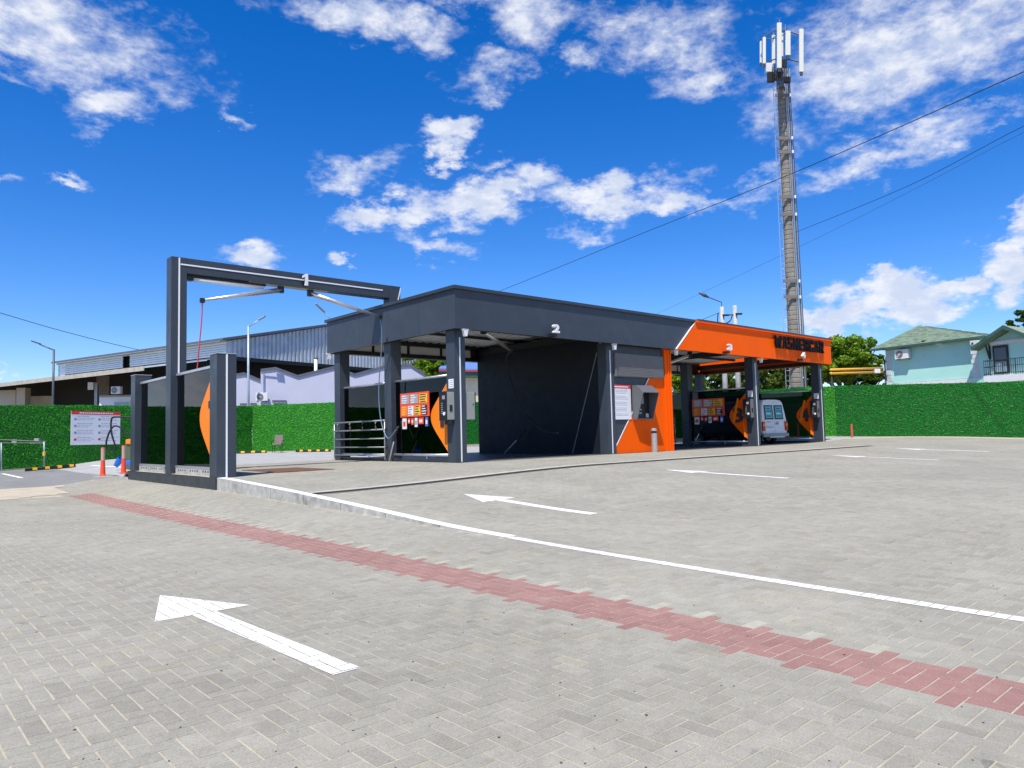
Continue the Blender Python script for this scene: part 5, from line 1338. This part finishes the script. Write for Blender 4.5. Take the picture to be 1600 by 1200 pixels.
# downpipes
b = MB(); b.tube([hp(Lh+OV, OV-.05, ze-.12), hp(Lh+.75, OV-.1, ze-.4), hp(Lh+.1, .12, ze-.75), hp(Lh+.02, .12, ze-1.0), hp(Lh+.02, .12, 0)], .06, 8); b.build('downpipe', GUTTER, t)
b = MB(); b.tube([hp(-.1, OV, ze-.15), hp(-.1, WD+.1, ze-.5), hp(.12, WD*.5, ze-.9), hp(.12, .15, ze-1.3), hp(.12, .15, 0)], .06, 8); b.build('downpipe', GUTTER, t)
a = wp(1466, 539, -WD); 
b = MB(); b.obox(a+nh*.02, -uh*.35, nh*.3, V(0, 0, .2)); b.build('wall_lamp', WHITE, t)
for q, px in enumerate((1443, 1482, 1502)):
    a = wp(px, 536-q*2, -WD); b = MB(); b.obox(a+nh*.02, -uh*.2, nh*.25, V(0, 0, .16)); b.build('rafter_end', GUTTER, t)
a, c = wp(1442, 547, -WD), wp(1440, 567, -WD); b = MB(); b.tube([wp(1442, 541, -WD)+nh*.05, a+nh*.05, c+nh*.05], .025, 5); b.build('cable', WHITE, t)
a = on_plane(1404, 562, B0, nh); ac_unit(a+nh*.12, -uh, nh, .98, .66, .34, 'white outdoor unit high on the turquoise house wall')
# yellow gas pipes crossing to the house
t = thing('gas_pipes', 'pair of yellow gas pipes crossing in front of the trees to the house', 'gas pipe', at(1340, 580, 50))
for (y0, y1) in ((578, 575.5), (583.5, 581)):
    b = MB(); b.tube([at(1298, y0, 46), at(1379, y1, 53)], .085, 8); b.build('pipe', YPIPE, t, smooth=True)
b = MB(); b.tube([at(1299, 583, 46.1), V(*at(1299, 583, 46.1)[:2], 0)], .05, 8); b.build('support_post', LAMPD, t)
b = MB(); b.obox(at(1367, 583, 51.5), RT*.4, FW*.2, UP*.3); b.build('valve', WHITE, t, bevel=.03)

# ------------------------------------------------------------------ mast
D = 60.0; S = D/F_PX
mb = at(1244.5, 600, D); mb[2] = 0.0; t = thing('cell_mast', 'tall brick-jointed concrete phone mast with cream antennas on top', 'mast', mb)
ztop = at(1219, 122, D)[2]; zmid = ztop
mx = lambda z: mb+V(0, 0, z)
nring = 74
for i in range(nring):
    z0, z1 = ztop*i/nring, ztop*(i+1)/nring; r0 = .50-.14*i/nring; r1 = .50-.14*(i+1)/nring
    b = MB(); b.tube([mx(z0+.01), mx(z0+.05), mx(z1-.06), mx(z1-.0)], [r0*.97, r0, r1*1.01, r1*.90], 12); b.build('concrete_ring', MASTC, t, smooth=False)
for sgn, nm in ((-1, 'ladder'), (1, 'cable_tray')):
    base = -RT*.92 if sgn < 0 else RT*.66
    b = MB()
    o1 = base-FW*.1
    b.tube([mx(0)+o1, mx(ztop+.6)+o1*.8], .03, 6)
    o2 = base-FW*.1+RT*.34*(1 if sgn < 0 else -1)
    b.tube([mx(0)+o2, mx(ztop+.6)+o2*.8], .03, 6)
    for z in np.arange(.3, ztop, .42): b.tube([mx(z)+o1*(1-.2*z/ztop), mx(z)+o2*(1-.2*z/ztop)], .014, 4)
    b.build(nm, ALU, t)
for q, m_ in ((.20, STEEL), (.34, GREYBOX), (.48, LAMPD), (.56, STEEL), (.66, LAMPD)):
    b = MB(); b.tube([mx(0)+RT*q-FW*.50, mx(ztop+.4)+RT*q*.8-FW*.42], .04, 6); b.build('feeder_cable', m_, t)
for z in ztop*np.array([.06, .2, .385, .43, .62, .67, .8, .84, .965]):
    k = 1-.2*z/ztop
    b = MB(); b.obox(mx(z)-RT*.95*k-FW*.60, RT*1.05, FW*.10, V(0, 0, .26)); b.build('clamp_band', VENT, t)
    b = MB(); b.obox(mx(z)+RT*.34-FW*.70, RT*.13, FW*.12, V(0, 0, .24)); b.build('clamp_plate', WHITE, t)
def mp(px, py, d=0): return at(px, py, D+d)
def ant(px, y0, y1, w, d, lean=0):
    a = mp(px, y1, d); b = MB(); b.obox(a-RT*w/2, RT*w, FW*.16, UP*(y1-y0)*S+RT*lean); o = b.build('antenna', ANTEN, t, bevel=.03)
    b = MB(); b.tube([mp(px, y1+6, d+.1), mp(px, y0-2, d+.25)], .045, 6); b.build('antenna_pole', STEEL, o)
    b = MB(); b.obox(a-RT*w*.3-UP*.3, RT*w*.6, FW*.12, UP*.3); b.build('connector', LAMPD, o)
ant(1218, 36, 106, .36, -.7); ant(1209, 54, 99, .26, .8); ant(1231.5, 48, 86, .40, -.2); ant(1252.5, 45, 112, .34, -.2); ant(1194.5, 58, 99, .24, -.4); ant(1189, 64, 98, .14, .5); ant(1222, 51, 88, .22, .9)
b = MB(); b.tube([mp(1188, 62), mp(1209, 48, .6), mp(1232, 49, .6), mp(1252, 55)], .05, 6); b.tube([mp(1190, 100), mp(1212, 92, .6), mp(1232, 93, .4), mp(1250, 97)], .05, 6); b.tube([mp(1195, 62, -.3), mp(1218, 58, -.6), mp(1231, 50, 0)], .035, 6); b.build('ring_frame', LAMPD, t)
for px, y0, y1, w_, m_ in ((1203, 98, 112, .6, ACW), (1229, 107, 120, .62, STEEL), (1206, 112, 127, .55, RUBBER), (1218, 108, 124, .7, LAMPD), (1231, 119, 128, .5, BLACK), (1226, 92, 107, .4, BLACK)):
    b = MB(); b.obox(mp(px, y1, -.2)-RT*w_/2, RT*w_, FW*.35, UP*(y1-y0)*S); b.build('radio_box', m_, t, bevel=.03)
b = MB()
for i in range(9): b.tube(spl([mp(1208+3*i, 100+i % 3*3, -.3), mp(1207+3*i, 112, -.45), mp(1213+1.4*i, 126, -.5), mp(1214+1.5*i, 140, -.5)], 5), .03, 5)
b.build('cables', RUBBER, t)
b = MB(); b.tube([mp(1218, 36), mp(1218, 30)], .02, 5); b.tube([mp(1227, 48), mp(1227, 38)], .02, 5); b.build('lightning_rod', STEEL, t)

# utility poles with street lamp
D = 57.0
for i, (px, lb) in enumerate(((1127.5, 'concrete utility pole carrying the dark street lamp'), (1148, 'concrete utility pole right of the one with the lamp'))):
    o = at(px+5.5, 600, D); o[2] = 0; t = thing('utility_pole', lb, 'utility pole', o, 'concrete utility poles'); zt_ = at(px, 478 if i == 0 else 476, D)[2]
    b = MB(); b.tube([o, o+V(0, 0, zt_)], [.24, .15], 10); b.build('pole', CONC, t, smooth=True)
    b = MB(); b.obox(o+V(-.2, -.2, zt_-.75), RT*.5, FW*.4, V(0, 0, .12)); b.build('clamp', BLACK, t)
    if i == 0:
        top = o+V(0, 0, zt_)
        b = MB(); b.tube([top-V(0, 0, .3), top+V(0, 0, .35), top+V(0, 0, .75)-RT*1.0], .04, 6); b.build('lamp_arm', LAMPD, t)
        b = MB(); e_ = top+V(0, 0, .75)-RT*1.0; b.tube([e_, e_+V(0, 0, .18)-RT*.35, e_+V(0, 0, .35)-RT*.75], [.07, .15, .05], 8); b.build('lamp_head', LAMPD, t)
        b = MB(); b.tube([o+V(0, 0, zt_-.7), o+V(0, 0, zt_-.6)+(at(1148, 490, D)-at(1127.5, 490, D))], .05, 6); b.build('cross_tie', BLACK, t)
        b = MB(); b.tube(spl([o+V(0, 0, zt_-.5)-RT*.3, o+V(0, 0, zt_-1.2)-RT*.35, o+V(0, 0, zt_-1.4), o+V(0, 0, zt_-1.1)+RT*.6, o+V(0, 0, zt_-.6)+RT*.8], 5), .045, 5); b.build('cable_loop', RUBBER, t)

# street lamps
def street_lamp(px, ytop, D, arm, lb, m, tilt=1):
    o = at(px, 640, D); o[2] = gz1(o[0], o[1]) if D < 32 else 0; zt_ = at(px, ytop, D)[2]
    t = thing('street_lamp', lb, 'street lamp', o, 'street lamps')
    b = MB(); b.tube([o, V(o[0], o[1], zt_)], [.085, .055], 10); b.build('pole', m, t, smooth=True)
    top = V(o[0], o[1], zt_); e_ = top+np.asarray(arm, float)
    b = MB(); b.tube([top-V(0, 0, .05), top+(e_-top)*.65], .035, 8); b.build('arm', m, t, smooth=True)
    s_ = top+(e_-top)*.62; d_ = e_-s_; sd = np.cross(d_/np.linalg.norm(d_), V(0, 0, 1)); sd /= np.linalg.norm(sd)
    b = MB(); b.obox(s_-sd*.12, sd*.24, d_, V(0, 0, .07)); b.build('lamp_head', m, t, bevel=.02)
    return t
S42 = 42/F_PX
street_lamp(82.5, 545, 44, at(48, 533, 44)-at(82.5, 545, 44), 'dark street lamp with arm to the left beyond the parking lot', LAMPD)
street_lamp(388, 508, 42, at(414.5, 493.5, 42)-at(388, 508, 42), 'pale grey street lamp with arm to the right before the lilac wall', LAMPG)
street_lamp(530, 508, 46, at(494, 473.5, 45)-at(530, 508, 46), 'street lamp whose head peeks over the left roof edge', LAMPG)

# wires
def wire(pts, r, lb, m=BLACK):
    b = MB(); b.tube(spl([np.asarray(p) for p in pts], 8), r, 5); o = b.build('power_line', m, None); tag(o, lb, 'power line', 'overhead wires')
wire([at(1800, 20, 26), at(1600, 112, 30), at(1240, 270, 42), at(1000, 366, 56), at(780, 455, 75), at(690, 488, 86)], .022, 'thick black overhead wire crossing in front of the mast')
wire([at(1800, 110, 34), at(1600, 197, 40), at(1420, 290, 47), at(1243, 363, 59.6)], .018, 'upper of the two thin wires running right of the mast')
wire([at(1800, 122, 36), at(1600, 207, 42), at(1420, 300, 50), at(1250, 385, 61), at(1040, 484, 78), at(960, 520, 88)], .012, 'lower faint wire passing behind the mast towards the roof', LAMPD)
wire([at(-120, 455, 40), at(0, 489, 46), at(100, 518, 52), at(205, 544, 60), at(300, 562, 68)], .022, 'dark overhead wire at upper left above the warehouse')
wire([at(1060, 512, 62), at(1090, 502, 59), at(1124, 488.5, 57.2)], .02, 'short black cable from the utility pole down behind the roof')
